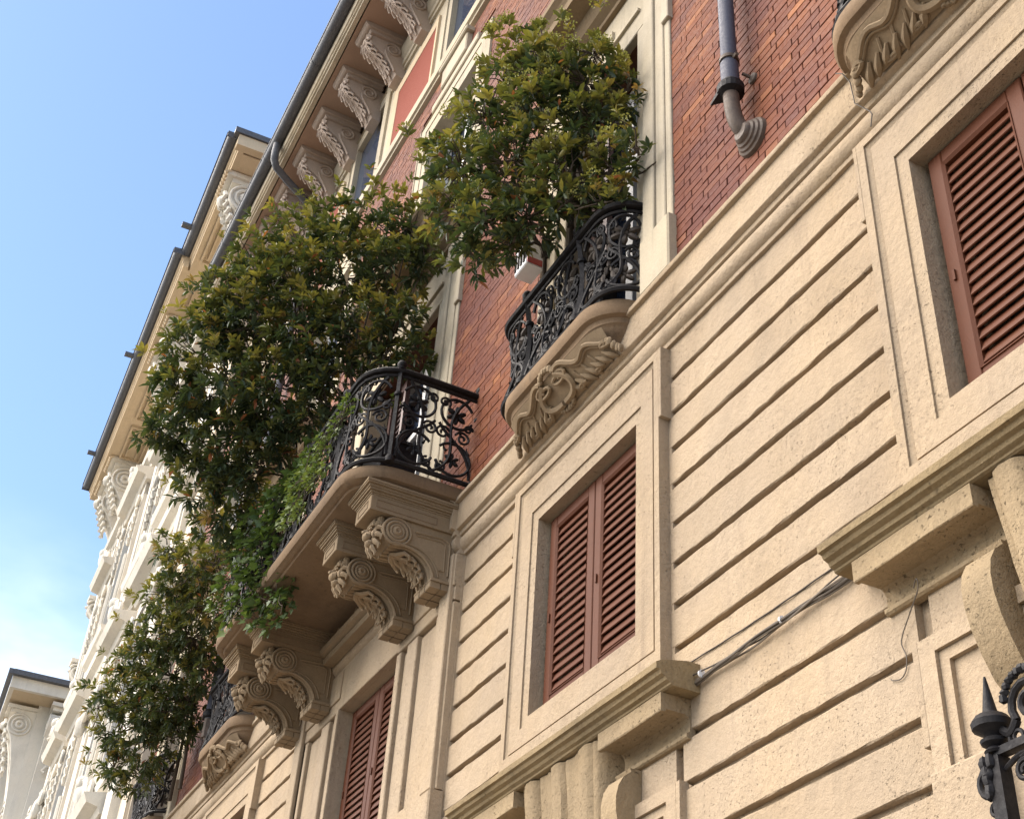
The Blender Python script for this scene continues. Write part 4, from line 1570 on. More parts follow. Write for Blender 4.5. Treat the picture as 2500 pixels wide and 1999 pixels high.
def scroll_console(F, parent, u0, u1, ptop, ztop, zlow, pb, mat='white', name='console'):
    """scrolled cornice console: volute under the cornice, tapering down the wall"""
    b = LB(F)
    um = (u0 + u1) / 2
    b.bx(u0 - 0.06, u1 + 0.06, pb - 0.05, ptop + 0.06, ztop, ztop + 0.10)
    b.bx(u0, u1, pb - 0.05, ptop - 0.05, ztop - 0.10, ztop)
    vz = ztop - 0.42; vp = ptop - 0.36
    poly = [(pb - 0.05, ztop - 0.1), (vp, ztop - 0.1)] + [(vp + 0.31 * math.cos(a), vz + 0.31 * math.sin(a)) for a in [PI / 2 - 0.25 * k for k in range(10)]]
    poly += bez(poly[-1], (vp - 0.02, vz - 0.45), (pb + 0.12, zlow + 0.6), (pb + 0.10, zlow), 8)[1:] + [(pb - 0.05, zlow)]
    b.run(poly, u0, u1)
    root = b.build(name, mat, parent)
    d = LB(F)
    for uu, sg in ((u0, -1), (u1, 1)):
        for rr, rad in ((0.29, 0.03), (0.19, 0.035), (0.08, 0.05)):
            d.tb([(uu + sg * 0.01, vp + rr * math.cos(a), vz + rr * math.sin(a)) for a in [2 * PI * k / 18 for k in range(19)]], rad)
    for k in range(6):
        q = k / 5
        pz = vz + 0.18 - q * (vz - zlow) * 0.5
        for sg in (-1, 1):
            d.tb([(um, vp + 0.33 - 0.28 * q, pz), (um + sg * 0.13, vp + 0.37 - 0.28 * q, pz - 0.04), (um + sg * 0.20, vp + 0.34 - 0.28 * q, pz - 0.16), (um + sg * 0.12, vp + 0.38 - 0.28 * q, pz - 0.20)], 0.045)
    d.bl(um, vp + 0.35, vz + 0.02, (0.12, 0.12, 0.14), (7, 9), 0.06)
    for k in range(9):
        z = zlow + 0.1 + k * (vz - 0.55 - zlow) / 9
        for sg in (-1, 1):
            d.tb([(um + sg * 0.16, pb + 0.13, z + 0.10), (um, pb + 0.16, z)], 0.028, 5)
    d.build('carving', mat, root, True)
    return root


# --- white stucco building next door
F2 = frame2((-16.6, 0, 0), 2.0)
nb = empty('white_stucco_building', (-22.5, 3.0, 0), 'cream and white stucco building with stepped gutter and heavy scroll carving', 'building')
UL = 13.2
WP = 0.15          # wall plane
ZC = 19.05         # soffit level
holes2 = []
b = LB(F2)
b.bx(0.2, UL - 0.2, -8, WP - 0.02, 0, ZC)
b.build('wall', 'cream', nb)
# block joints as real courses on the cream field
zc = 4.0
row = 0
while zc < 17.6:
    h_ = 0.46
    for s0, s1 in ((0.25, 1.35), (3.65, 4.55), (6.65, 7.55), (9.75, 10.5), (12.2, UL - 0.2)):
        LB(F2).bx(s0, s1, WP - 0.019, WP + 0.028, zc + 0.012, zc + h_ - 0.012).build('stone_course', 'cream', nb)
    zc += h_
    row += 1
# cornice: soffit, stepped fascia, gutter
b = LB(F2)
b.bx(0.35, 3.8, -0.3, 0.86, ZC, ZC + 0.12)
b.bx(3.8, UL, -0.3, 1.0, ZC - 0.003, ZC + 0.12)
b.build('eaves_soffit', 'ochre', nb)
for (ua, ub, dp) in ((0.30, 3.84, 0.0), (3.70, UL, 0.14)):
    fp = [(0.80 + dp, ZC - 0.01), (0.90 + dp, ZC - 0.008), (0.905 + dp, ZC + 0.07), (0.925 + dp, ZC + 0.08), (0.93 + dp, ZC + 0.16), (0.965 + dp, ZC + 0.18), (0.97 + dp, ZC + 0.26), (0.80 + dp, ZC + 0.26)]
    LB(F2).run(fp, ua, ub).build('eaves_fascia', 'ochre', nb)
    gp = [(q + 0.0, z) for q, z in gutter_prof(1.04 + dp, ZC + 0.33, 0.10, 0.015, 10)]
    gt = LB(F2).run(gp, ua - 0.02, ub).build('gutter', 'zinc', nb, True)
    LB(F2).bx(ua - 0.04, ua - 0.02, 0.94 + dp, 1.15 + dp, ZC + 0.22, ZC + 0.35).build('gutter_end', 'zinc', gt)
    LB(F2).bx(ub, ub + 0.02, 0.94 + dp, 1.15 + dp, ZC + 0.22, ZC + 0.35).build('gutter_end', 'zinc', gt)
    LB(F2).run([(1.12 + dp, ZC + 0.33), (1.16 + dp, ZC + 0.34), (1.13 + dp, ZC + 0.38), (0.0, ZC + 0.55), (-0.1, ZC + 0.45)], ua, ub).build('copper_roof_edge', 'zinc', gt)
    for U in ((2.9,) if dp == 0 else (7.4, 11.6)):
        LB(F2).bx(U, U + 0.12, 1.12 + dp, 1.32 + dp, ZC + 0.30, ZC + 0.36).build('gutter_clip', 'zinc', gt)
# end return of the first length of gutter and fascia
b = LB(F2)
b.bx(0.10, 0.30, -3.0, 1.05, ZC + 0.24, ZC + 0.36)
b.build('return_gutter', 'zinc', nb)
b = LB(F2)
b.bx(0.14, 0.30, -3.0, 0.965, ZC - 0.01, ZC + 0.235)
b.build('return_fascia', 'ochre', nb)
# sunk soffit panels between the consoles
for (ua, ub) in ((1.9, 3.4), (4.1, 4.9), (7.35, 9.2), (9.5, 10.9)):
    r_ = LB(F2)
    for (a, c_, d, e) in ((ua, ub, 0.30, 0.34), (ua, ub, 0.74, 0.78), (ua, ua + 0.04, 0.34, 0.74), (ub - 0.04, ub, 0.34, 0.74), (ua + 0.12, ub - 0.12, 0.42, 0.45), (ua + 0.12, ub - 0.12, 0.64, 0.67)):
        r_.bx(a, c_, d, e, ZC - 0.07, ZC - 0.002)
    r_.build('soffit_panel', 'ochre', nb)
# consoles with fluted cap, pilaster shafts under them
for (u0, u1) in ((0.85, 1.40), (5.3, 5.85), (6.35, 6.9), (11.0, 11.55), (12.15, 12.7)):
    c_ = scroll_console(F2, nb, u0, u1, 0.86, ZC - 0.12, ZC - 2.0, WP)
    fl = LB(F2)
    for k in range(7):
        uu = u0 - 0.04 + (u1 - u0 + 0.08) * k / 6
        fl.tb([(uu, 0.88, ZC - 0.03), (uu, 0.98, ZC - 0.10)], 0.035, 5)
    fl.build('fluted_cap', 'ochre', c_, True)
    sh = LB(F2)
    sh.bx(u0 + 0.02, u1 - 0.02, WP - 0.02, WP + 0.12, 11.2, ZC - 2.0)
    sh.bx(u0 - 0.05, u1 + 0.05, WP - 0.02, WP + 0.20, 10.9, 11.2)
    sh.bx(u0 - 0.02, u1 + 0.02, WP - 0.02, WP + 0.15, 4.0, 10.9)
    sh.bx(u0 + 0.12, u1 - 0.12, WP + 0.12, WP + 0.15, 11.4, ZC - 2.2)
    sh.build('pilaster', 'white', nb)
    cp = LB(F2)
    for sg in (-1, 1):
        cp.tb([((u0 + u1) / 2 + sg * 0.15 + q_, WP + 0.24, 11.0 + w_) for q_, w_ in spiral(0, 0, 0.17, 0.03, 1.2, sg * 1.6, 18)], 0.045)
    cp.bl((u0 + u1) / 2, WP + 0.26, 10.80, (0.10, 0.10, 0.20), (7, 9), 0.05)
    cp.build('carving', 'white', nb, True)
# windows in three storeys with hoods and carved heads
for U in (2.5, 4.95, 8.7, 10.75):
    for (z0, z1) in ((13.6, 16.4), (8.6, 11.4), (5.0, 7.4)):
        if U in (4.95, 10.75) and z0 > 13:
            z0, z1 = 13.4, 15.4
        hw = 0.62 if U in (2.5, 8.7) else 0.36
        s_ = LB(F2)
        s_.bx(U - hw - 0.24, U - hw, WP - 0.02, WP + 0.13, z0 - 0.3, z1 + 0.26)
        s_.bx(U + hw, U + hw + 0.24, WP - 0.02, WP + 0.13, z0 - 0.3, z1 + 0.26)
        s_.bx(U - hw - 0.24, U + hw + 0.24, WP - 0.02, WP + 0.14, z1, z1 + 0.26)
        s_.run([(WP, z1 + 0.27), (WP + 0.18, z1 + 0.28), (WP + 0.22, z1 + 0.36), (WP + 0.38, z1 + 0.40), (WP + 0.44, z1 + 0.52), (WP, z1 + 0.60)], U - hw - 0.40, U + hw + 0.40)
        s_.run([(WP, z0 - 0.55), (WP + 0.12, z0 - 0.5), (WP + 0.26, z0 - 0.40), (WP + 0.30, z0 - 0.30), (WP, z0 - 0.29)], U - hw - 0.36, U + hw + 0.36)
        w_ = s_.build('window', 'white', nb)
        LB(F2).bx(U - hw, U + hw, WP - 0.018, WP - 0.006, z0, z1).build('pane', 'glass', w_)
        LB(F2).bx(U - 0.04, U + 0.04, WP - 0.005, WP + 0.04, z0, z1).build('sash', 'frame', w_)
        for sg in (-1, 1):      # swags over the hood, drops on the jambs
            cv = LB(F2)
            cv.tb([(U + sg * (0.05 + 0.5 * hw * q), WP + 0.34 - 0.05 * q, z1 + 0.95 - 0.30 * q + 0.10 * math.sin(q * 6)) for q in [k / 8 for k in range(9)]], 0.075)
            cv.tb([(U + sg * (0.6 * hw + q_), WP + 0.30, z1 + 0.74 + w_) for q_, w_ in spiral(0, 0, 0.16, 0.03, 1.0, sg * 1.5, 16)], 0.04)
            cv.build('swag', 'white', w_, True)
            cv = LB(F2)
            cv.tb([(U + sg * (hw + 0.12 + q_), WP + 0.20, z1 - 0.16 + w_) for q_, w_ in spiral(0, 0, 0.13, 0.02, 1.0, sg * 1.6, 16)], 0.035)
            for k in range(5):
                zz_ = z1 - 0.40 - 0.17 * k
                for s2_ in (-1, 1):
                    cv.tb([(U + sg * (hw + 0.12), WP + 0.17, zz_ + 0.10), (U + sg * (hw + 0.12) + s2_ * 0.07, WP + 0.20, zz_), (U + sg * (hw + 0.12) + s2_ * 0.02, WP + 0.17, zz_ - 0.10)], 0.030)
            cv.tb([(U + sg * (hw + 0.12), WP + 0.15, z0 + (z1 - z0 - 1.4) * q) for q in (0, 1)], 0.045)
            cv.build('jamb_carving', 'white', w_, True)
        cv = LB(F2)
        cv.bl(U, WP + 0.34, z1 + 0.80, (0.13, 0.12, 0.20), (7, 9), 0.06)
        cv.bl(U, WP + 0.38, z1 + 0.98, (0.10, 0.10, 0.11), (7, 9), 0.04)
        cv.build('mask', 'white', w_, True)
# floor bands
for z in (12.3, 7.9, 17.3):
    LB(F2).run([(WP - 0.02, z), (WP + 0.10, z + 0.02), (WP + 0.13, z + 0.12), (WP + 0.24, z + 0.17), (WP + 0.27, z + 0.26), (WP - 0.02, z + 0.30)], 0.25, UL - 0.15).build('floor_band', 'white', nb)
# scrolled brackets stepping down the far corner
for (z, r_) in ((16.0, .20), (14.4, .18), (12.75, .22), (11.0, .20)):
    cv = LB(F2)
    cv.bx(UL - 0.55, UL - 0.22, WP - 0.02, WP + 0.30, z + 0.20, z + 0.30)
    for uu in (UL - 0.52, UL - 0.26):
        cv.tb([(uu, WP + 0.12 + q_, z + w_) for q_, w_ in spiral(0, 0, r_, 0.03, 0.4, 1.8, 22)], 0.035)
    cv.run([(WP - 0.02, z + 0.20), (WP + 0.24, z + 0.19), (WP + 0.27, z + 0.02), (WP + 0.14, z - 0.18), (WP + 0.06, z - 0.50), (WP - 0.02, z - 0.60)], UL - 0.50, UL - 0.28)
    cv.build('corner_bracket', 'white', nb)

# --- far corner building
F3 = frame2((-36.6, 0.25, 0), 3.0)
fb = empty('corner_building', (-40, 5.0, 0), 'distant pale corner building with dark gutter and tall scroll consoles', 'building')
b = LB(F3)
b.bx(0, 14, -10, 0, 0, 16.4)
b.build('wall', 'white', fb)
b = LB(F3)
b.bx(-0.75, 14, -10, 0.80, 16.4, 16.52)
b.build('eaves_soffit', 'ochre', fb)
b = LB(F3)
b.bx(-0.86, 14, 0.78, 0.90, 16.39, 16.72)
b.bx(-0.88, -0.74, -10, 0.781, 16.385, 16.72)
b.build('eaves_fascia', 'white', fb)
b = LB(F3)
b.bx(-1.02, 14, 0.905, 1.04, 16.70, 16.84)
b.bx(-1.04, -0.885, -10, 0.904, 16.70, 16.84)
b.build('gutter', 'zinc', fb)
LB(F3).bx(2.0, 2.15, 1.06, 1.35, 16.8, 16.86).build('gutter_clip', 'zinc', fb)
for (u0, u1) in ((0.05, 0.75), (2.4, 3.1), (4.8, 5.5)):
    c_ = scroll_console(F3, fb, u0, u1, 0.72, 16.2, 13.2, 0.0)
    # side-facing twin at the corner
# consoles on the flank that faces the camera (+X side)
F3s = lambda U, p, z: F3(-p, -U, z)
for (u0, u1) in ((0.35, 1.05), (2.6, 3.3)):
    scroll_console(F3s, fb, u0, u1, 0.70, 16.2, 13.2, 0.0)
for (z, nm) in ((12.6, 'floor_band'), (10.9, 'floor_band'), (6.5, 'floor_band')):
    pr_ = [(-0.02, z), (0.10, z + 0.03), (0.16, z + 0.20), (0.32, z + 0.27), (0.34, z + 0.40), (-0.02, z + 0.46)]
    LB(F3).run(pr_, -0.34, 12).build(nm, 'white', fb)
    LB(F3s).run(pr_, -0.0, 8).build(nm, 'white', fb)
for k in range(3):      # key-pattern panels
    u0 = 0.15 + k * 1.25
    r_ = LB(F3s)
    for (a, c_, z0, z1) in ((u0, u0 + 1.05, 11.45, 11.53), (u0, u0 + 1.05, 12.3, 12.38), (u0, u0 + 0.08, 11.53, 12.3), (u0 + 0.97, u0 + 1.05, 11.53, 12.3), (u0 + 0.25, u0 + 0.8, 11.85, 11.95), (u0 + 0.25, u0 + 0.33, 11.7, 12.15), (u0 + 0.72, u0 + 0.8, 11.7, 12.15)):
        r_.bx(a, c_, 0.001, 0.06, z0, z1)
    r_.build('fret_panel', 'white', fb)
for U in (1.7, 4.2):
    for (z0, z1) in ((13.3, 15.4), (7.6, 10.2)):
        for FF in (F3, F3s):
            w_ = LB(FF).bx(U - 0.75, U + 0.75, 0.001, 0.10, z0 - 0.2, z1 + 0.25).build('window', 'white', fb)
            LB(FF).bx(U - 0.5, U + 0.5, 0.1005, 0.112, z0, z1).build('pane', 'glass', w_)


# ------------------------------------------------------------------ plants
LV = 8


def leaf_arrays(P, D, L, W, up, droop=0.18, fold=0.22):
    """folded elliptic leaves, vectorised"""
    n = len(P)
    D = D / np.linalg.norm(D, axis=1, keepdims=True)
    S = np.cross(D, up)
    S /= np.maximum(np.linalg.norm(S, axis=1, keepdims=True), 1e-6)
    N = np.cross(S, D)
    L = L[:, None]; W = W[:, None]
    dn = np.array([0, 0, 1.0])
    V = np.empty((n, LV, 3))
    V[:, 0] = P
    for a, (f, wd) in enumerate(((0.30, 0.40), (0.66, 0.44))):
        c0 = P + D * L * f - dn * L * droop * f * f
        V[:, 1 + 3 * a] = c0 + S * W * wd + N * W * fold
        V[:, 2 + 3 * a] = c0
        V[:, 3 + 3 * a] = c0 - S * W * wd + N * W * fold
    V[:, 7] = P + D * L - dn * L * droop
    base = (np.arange(n) * LV)[:, None]
    tri = [(0, 2, 1), (0, 3, 2), (1, 2, 5), (1, 5, 4), (2, 3, 6), (2, 6, 5), (4, 5, 7), (5, 6, 7)]
    F = np.concatenate([base + np.array([q]) for q in tri], axis=1).reshape(-1, 3)
    return V.reshape(-1, 3), F


def tri_mesh(name, V, F, mat, tone=None):
    me = bpy.data.meshes.new(name)
    me.vertices.add(len(V))
    me.vertices.foreach_set('co', V.astype(np.float32).ravel())
    nf = len(F)
    me.loops.add(nf * 3)
    me.loops.foreach_set('vertex_index', F.astype(np.int32).ravel())
    me.polygons.add(nf)
    me.polygons.foreach_set('loop_start', np.arange(0, nf * 3, 3, dtype=np.int32))
    me.polygons.foreach_set('loop_total', np.full(nf, 3, dtype=np.int32))
    me.update(calc_edges=True)
    me.materials.append(M[mat])
    if tone is not None:
        a = me.attributes.new('tone', 'FLOAT', 'POINT')
        a.data.foreach_set('value', tone.astype(np.float32))
    me.polygons.foreach_set('use_smooth', np.ones(nf, dtype=bool))
    return me


def unit(v):
    return v / np.maximum(np.linalg.norm(v, axis=-1, keepdims=True), 1e-9)


def shrub(name, label, base, stems, blobs, dens, leaf_len, tone_bias=0.0, flowers=0, singles=0, group=None, pot=None):
    """blobs: (x, y, z, r); rosettes of leaves over the shells of the blobs"""
    root = empty(name, base, label, 'shrub', group)
    blobs = [(x + random.uniform(-.04, .04), y, z + random.uniform(-.04, .04), r * random.uniform(0.86, 1.08)) for x, y, z, r in blobs]
    B = np.array(blobs, float)
    # woody frame
    tk = MB()
    hubs = []
    for (sx, sy) in stems:
        b0 = Vector((base[0] + sx, base[1] + sy, base[2]))
        h0 = b0 + Vector((random.uniform(-.08, .08), random.uniform(-.05, .0), 0.95))
        tk.tube([tuple(b0), tuple(b0.lerp(h0, 0.35) + Vector((0.02, 0, 0))), tuple(b0.lerp(h0, 0.7) + Vector((-0.02, 0.01, 0))), tuple(h0)], [0.024, 0.020, 0.017, 0.014], 7)
        hubs.append(h0)
    for i, (x, y, z, r) in enumerate(blobs):
        b0 = min(hubs, key=lambda h: (h - Vector((x, y, z))).length + random.uniform(0, .6))
        c = Vector((x, y, z))
        pts = bez(tuple(b0), tuple(b0 + Vector((0, 0, 0.25))), tuple(c + (b0 + Vector((0, 0, 0.2)) - c) * 0.45), tuple(c), 9)
        pts = [tuple(Vector(p) + Vector((random.uniform(-1, 1), random.uniform(-1, 1), random.uniform(-1, 1))) * 0.015) for p in pts]
        tk.tube(pts, [0.012 - 0.0008 * k for k in range(10)], 6)
    ros_P, ros_D = [], []
    for (x, y, z, r) in blobs:
        n = int(dens * r * r * 12.6) + 3
        d = unit(rng.normal(size=(n, 3)))
        rad = r * (0.45 + 0.62 * rng.random(n) ** 0.55)
        rad *= 1 + 0.16 * np.sin(d[:, 0] * 7 + x * 9) * np.sin(d[:, 2] * 6 + z * 7)
        P = np.array([x, y, z]) + d * rad[:, None] * np.array([1, 0.9, 0.95])
        sprig = rng.random(n) < 0.10
        P[sprig] += (d[sprig] * np.array([1, 1, 0.6]) + np.array([0, -0.1, 0.35])) * (0.10 + 0.12 * rng.random((sprig.sum(), 1)))
        keep = P[:, 1] < -0.13
        ros_P.append(P[keep])
        ros_D.append(unit(d[keep] + np.array([0, -0.15, 0.55]) + rng.normal(size=(keep.sum(), 3)) * 0.3))
    P = np.concatenate(ros_P); D = np.concatenate(ros_D)
    # depth inside the crown (rosettes buried in another blob carry older leaves, darkened as painted crown shade)
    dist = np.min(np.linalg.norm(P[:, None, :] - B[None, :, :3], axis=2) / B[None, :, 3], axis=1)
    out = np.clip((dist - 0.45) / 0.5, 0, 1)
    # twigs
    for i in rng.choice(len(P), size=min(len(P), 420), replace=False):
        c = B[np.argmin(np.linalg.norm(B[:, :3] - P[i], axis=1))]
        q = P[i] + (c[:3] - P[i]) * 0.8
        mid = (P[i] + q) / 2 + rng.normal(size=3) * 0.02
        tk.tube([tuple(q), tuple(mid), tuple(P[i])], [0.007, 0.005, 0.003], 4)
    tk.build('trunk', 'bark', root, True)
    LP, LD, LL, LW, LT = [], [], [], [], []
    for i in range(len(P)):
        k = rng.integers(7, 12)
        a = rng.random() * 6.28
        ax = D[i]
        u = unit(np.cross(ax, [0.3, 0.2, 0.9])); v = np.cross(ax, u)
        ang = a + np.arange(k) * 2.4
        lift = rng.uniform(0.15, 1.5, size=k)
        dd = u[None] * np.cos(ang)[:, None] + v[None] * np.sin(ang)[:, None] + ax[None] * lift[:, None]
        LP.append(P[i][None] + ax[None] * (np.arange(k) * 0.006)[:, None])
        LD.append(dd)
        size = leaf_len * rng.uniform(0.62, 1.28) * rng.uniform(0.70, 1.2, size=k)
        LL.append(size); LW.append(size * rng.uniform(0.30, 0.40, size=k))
        young_toplit = out[i] * max(0.0, D[i][2]) ** 0.7  # new growth plus light from above, both painted into leaf tone
        base_t = min(0.10 + 0.80 * young_toplit * rng.uniform(0.35, 1.1) + tone_bias, 0.70)
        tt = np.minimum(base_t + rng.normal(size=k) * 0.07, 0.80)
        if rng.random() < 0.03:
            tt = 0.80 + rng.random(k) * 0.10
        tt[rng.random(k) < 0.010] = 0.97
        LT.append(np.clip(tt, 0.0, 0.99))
    LP = np.concatenate(LP); LD = np.concatenate(LD); LL = np.concatenate(LL); LW = np.concatenate(LW); LT = np.concatenate(LT)
    up = np.tile(np.array([0.0, -0.25, 1.0]), (len(LP), 1)) + rng.normal(size=(len(LP), 3)) * 0.35
    # the leaves nearest the camera are objects of their own
    sel = np.zeros(len(LP), bool)
    if singles:
        dc = np.linalg.norm(LP - np.array([0, -3.0, 1.6]), axis=1)
        idx = np.argsort(dc)[:singles * 4]
        sel[rng.choice(idx, size=singles, replace=False)] = True
        V, F = leaf_arrays(np.zeros((1, 3)), np.array([[1.0, 0, 0]]), np.array([1.0]), np.array([0.36]), np.array([[0, 0, 1.0]]), 0.12)
        lm = tri_mesh('leaf', V, F, 'leaf1')
        for i in np.nonzero(sel)[0]:
            o_ = bpy.data.objects.new('leaf', lm)
            COL.objects.link(o_)
            o_.parent = root
            d = Vector(LD[i]).normalized()
            s_ = d.cross(Vector(up[i])).normalized(); n_ = s_.cross(d)
            mt = Matrix(((d.x, -s_.x, n_.x), (d.y, -s_.y, n_.y), (d.z, -s_.z, n_.z))).to_4x4()
            mt = Matrix.Translation(Vector(LP[i]) - Vector(base)) @ mt @ Matrix.Diagonal((LL[i], LL[i], LL[i], 1))
            o_.matrix_local = mt
    V, F = leaf_arrays(LP[~sel], LD[~sel], LL[~sel], LW[~sel], up[~sel])
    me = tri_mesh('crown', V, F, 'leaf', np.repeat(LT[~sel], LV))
    o_ = put(me, 'crown', root); o_['kind'] = 'stuff'
    if flowers:
        # flat heads of tiny pale buds at the ends of outer twigs
        w_ = out * np.maximum(D[:, 2], 0)
        idx = np.argsort(-w_ - rng.random(len(w_)) * 0.5)[:flowers]
        BP, BD, TT = [], [], []
        st = MB()
        for i in idx:
            nb_ = 42
            d = unit(rng.normal(size=(nb_, 3)) + D[i] * 1.2)
            q = P[i] + D[i] * 0.05 + d * (0.065 * rng.uniform(0.5, 1.0, nb_))[:, None]
            BP.append(q); BD.append(d); TT.append(rng.random(nb_))
            for j in range(0, nb_, 7):
                st.tube([tuple(P[i]), tuple(P[i] + D[i] * 0.05), tuple(q[j])], 0.0016, 3)
        BP = np.concatenate(BP); BD = np.concatenate(BD); TT = np.concatenate(TT)
        V, F = leaf_arrays(BP, BD, np.full(len(BP), 0.015), np.full(len(BP), 0.013), np.tile(np.array([0, 0.2, 1.0]), (len(BP), 1)) + rng.normal(size=(len(BP), 3)) * .4)
        me = tri_mesh('flower_buds', V, F, 'bud', np.repeat(TT, LV))
        o_ = put(me, 'flower_buds', root); o_['kind'] = 'stuff'
        o_ = st.build('flower_stalk', 'bark', root); o_['kind'] = 'stuff'
    return root


BLOBS_B = [(-5.3, -0.49, 8.81, 0.24),
    (-5.65, -0.64, 9.05, 0.19),
    (-5.02, -0.33, 8.55, 0.23),
    (-4.82, -0.15, 8.37, 0.15),
    (-5.65, -0.76, 8.6, 0.24),
    (-5.35, -0.47, 8.42, 0.3),
    (-5.0, -0.23, 8.11, 0.26),
    (-4.72, -0.12, 7.68, 0.14),
    (-5.85, -0.83, 8.26, 0.22),
    (-5.5, -0.61, 8.04, 0.3),
    (-5.15, -0.38, 7.78, 0.26),
    (-4.9, -0.2, 7.65, 0.18),
    (-5.85, -0.86, 7.84, 0.19),
    (-5.65, -0.69, 7.63, 0.22),
    (-5.4, -0.52, 7.57, 0.19),
    (-5.75, -0.68, 7.43, 0.13),
    (-5.5, -0.59, 7.32, 0.11),
    (-4.62, -0.08, 7.56, 0.1),
    (-5.5, -0.56, 9.25, 0.13),
    (-5.0, -0.31, 8.81, 0.13),
    (-6.0, -0.92, 8.56, 0.12),
    (-5.15, -0.39, 7.52, 0.15),
    (-4.95, -0.25, 7.45, 0.12)]
BLOBS_A = [
    (-8.5, -0.97, 9.88, 0.29), (-8.3, -0.65, 9.95, 0.29), (-8.1, -0.37, 9.84, 0.27), (-8.8, -1.21, 9.81, 0.3), (-8.9, -1.46, 9.48, 0.33), (-9.0, -1.64, 9.19, 0.27), (-9.1, -1.66, 8.88, 0.25),
    (-8.6, -1.17, 9.14, 0.39), (-8.4, -0.82, 9.29, 0.39), (-8.1, -0.5, 9.3, 0.31), (-7.9, -0.29, 9.33, 0.17), (-8.8, -1.41, 8.77, 0.38), (-8.5, -1.01, 8.59, 0.38), (-8.2, -0.67, 8.66, 0.34),
    (-7.9, -0.43, 8.67, 0.2), (-9.2, -1.71, 8.57, 0.34), (-9.4, -1.82, 8.35, 0.27), (-9.0, -1.45, 8.23, 0.38), (-8.7, -1.09, 8.18, 0.34), (-8.4, -0.81, 8.22, 0.27), (-9.5, -1.73, 8.06, 0.25),
    (-9.6, -1.84, 8.0, 0.15), (-9.2, -1.34, 7.9, 0.34), (-8.9, -1.07, 7.9, 0.29), (-9.5, -1.4, 7.68, 0.24), (-9.4, -1.14, 7.52, 0.28), (-9.1, -1.03, 7.67, 0.24), (-9.8, -1.2, 7.47, 0.19),
    (-9.7, -0.95, 7.34, 0.21), (-9.6, -1.51, 7.87, 0.18), (-7.9, -0.25, 8.32, 0.15), (-8.1, -0.48, 8.32, 0.2), (-8.6, -0.84, 7.96, 0.2)]
BLOBS_C = [
    (-12.6, -0.78, 8.51, 0.31), (-12.2, -0.61, 8.42, 0.22), (-13.0, -0.81, 8.35, 0.34), (-12.5, -0.55, 8.1, 0.31), (-13.4, -0.83, 8.13, 0.32), (-13.0, -0.54, 7.94, 0.34), (-13.9, -0.89, 7.99, 0.31),
    (-13.5, -0.58, 7.76, 0.37), (-13.0, -0.34, 7.62, 0.24), (-14.3, -0.92, 7.75, 0.29), (-14.0, -0.63, 7.56, 0.35), (-13.6, -0.35, 7.44, 0.28), (-14.6, -1.06, 7.68, 0.18), (-14.5, -0.82, 7.37, 0.26),
    (-14.2, -0.55, 7.23, 0.31), (-13.9, -0.31, 7.23, 0.21), (-14.7, -0.75, 7.07, 0.22), (-14.5, -0.5, 6.97, 0.22), (-12.8, -1.05, 8.82, 0.18)]
BLOBS_I = [(-8.65, -0.85, 7.31, 0.16),
    (-8.8, -0.88, 7.2, 0.18),
    (-8.7, -0.79, 7.03, 0.16),
    (-8.95, -0.87, 7.05, 0.2),
    (-9.1, -0.9, 6.93, 0.2),
    (-8.85, -0.8, 6.8, 0.16),
    (-9.1, -0.86, 6.72, 0.21),
    (-8.85, -0.76, 6.57, 0.19),
    (-9.3, -0.93, 6.73, 0.17),
    (-9.1, -0.82, 6.49, 0.18),
    (-8.85, -0.72, 6.37, 0.14),
    (-8.5, -0.82, 7.43, 0.13),
    (-8.4, -0.82, 7.57, 0.1),
    (-9.4, -0.94, 6.59, 0.13),
    (-9.5, -1.03, 6.87, 0.15),
    (-8.95, -0.94, 7.22, 0.15),
    (-9.3, -0.98, 6.97, 0.17),
    (-9.2, -0.84, 6.42, 0.14),
    (-9.0, -0.75, 6.29, 0.1),
    (-8.6, -0.78, 7.16, 0.12),
    (-9.6, -1.06, 6.68, 0.13),
    (-9.5, -0.96, 6.49, 0.11),
    (-9.2, -1.01, 7.18, 0.15)]
BLOBS_V = [(-8.45, -0.90, 7.15, 0.12), (-8.32, -0.90, 7.00, 0.11), (-8.12, -0.90, 7.10, 0.10), (-7.95, -0.90, 6.95, 0.10), (-7.80, -0.90, 7.10, 0.10),
    (-7.62, -0.89, 7.20, 0.09), (-7.50, -0.87, 7.32, 0.08), (-7.38, -0.82, 7.25, 0.08), (-7.28, -0.74, 7.28, 0.07), (-7.18, -0.62, 7.26, 0.05),
    (-8.20, -0.90, 6.80, 0.08), (-8.50, -0.90, 6.90, 0.10), (-7.70, -0.90, 6.88, 0.06), (-8.30, -0.88, 7.34, 0.09), (-8.0, -0.88, 7.30, 0.08)]

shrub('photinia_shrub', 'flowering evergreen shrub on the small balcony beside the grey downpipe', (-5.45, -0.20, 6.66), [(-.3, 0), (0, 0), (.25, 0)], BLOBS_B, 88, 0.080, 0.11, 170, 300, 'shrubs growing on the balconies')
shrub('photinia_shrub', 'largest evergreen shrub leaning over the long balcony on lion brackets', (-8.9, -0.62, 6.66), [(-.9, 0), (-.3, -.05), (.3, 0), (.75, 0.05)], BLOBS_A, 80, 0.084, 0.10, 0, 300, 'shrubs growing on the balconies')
shrub('photinia_shrub', 'reddish evergreen shrub on the far balcony below the white building', (-14.3, -0.18, 6.66), [(-.7, 0), (0.1, 0), (.5, 0)], BLOBS_C, 74, 0.084, 0.16, 0, 0, 'shrubs growing on the balconies')


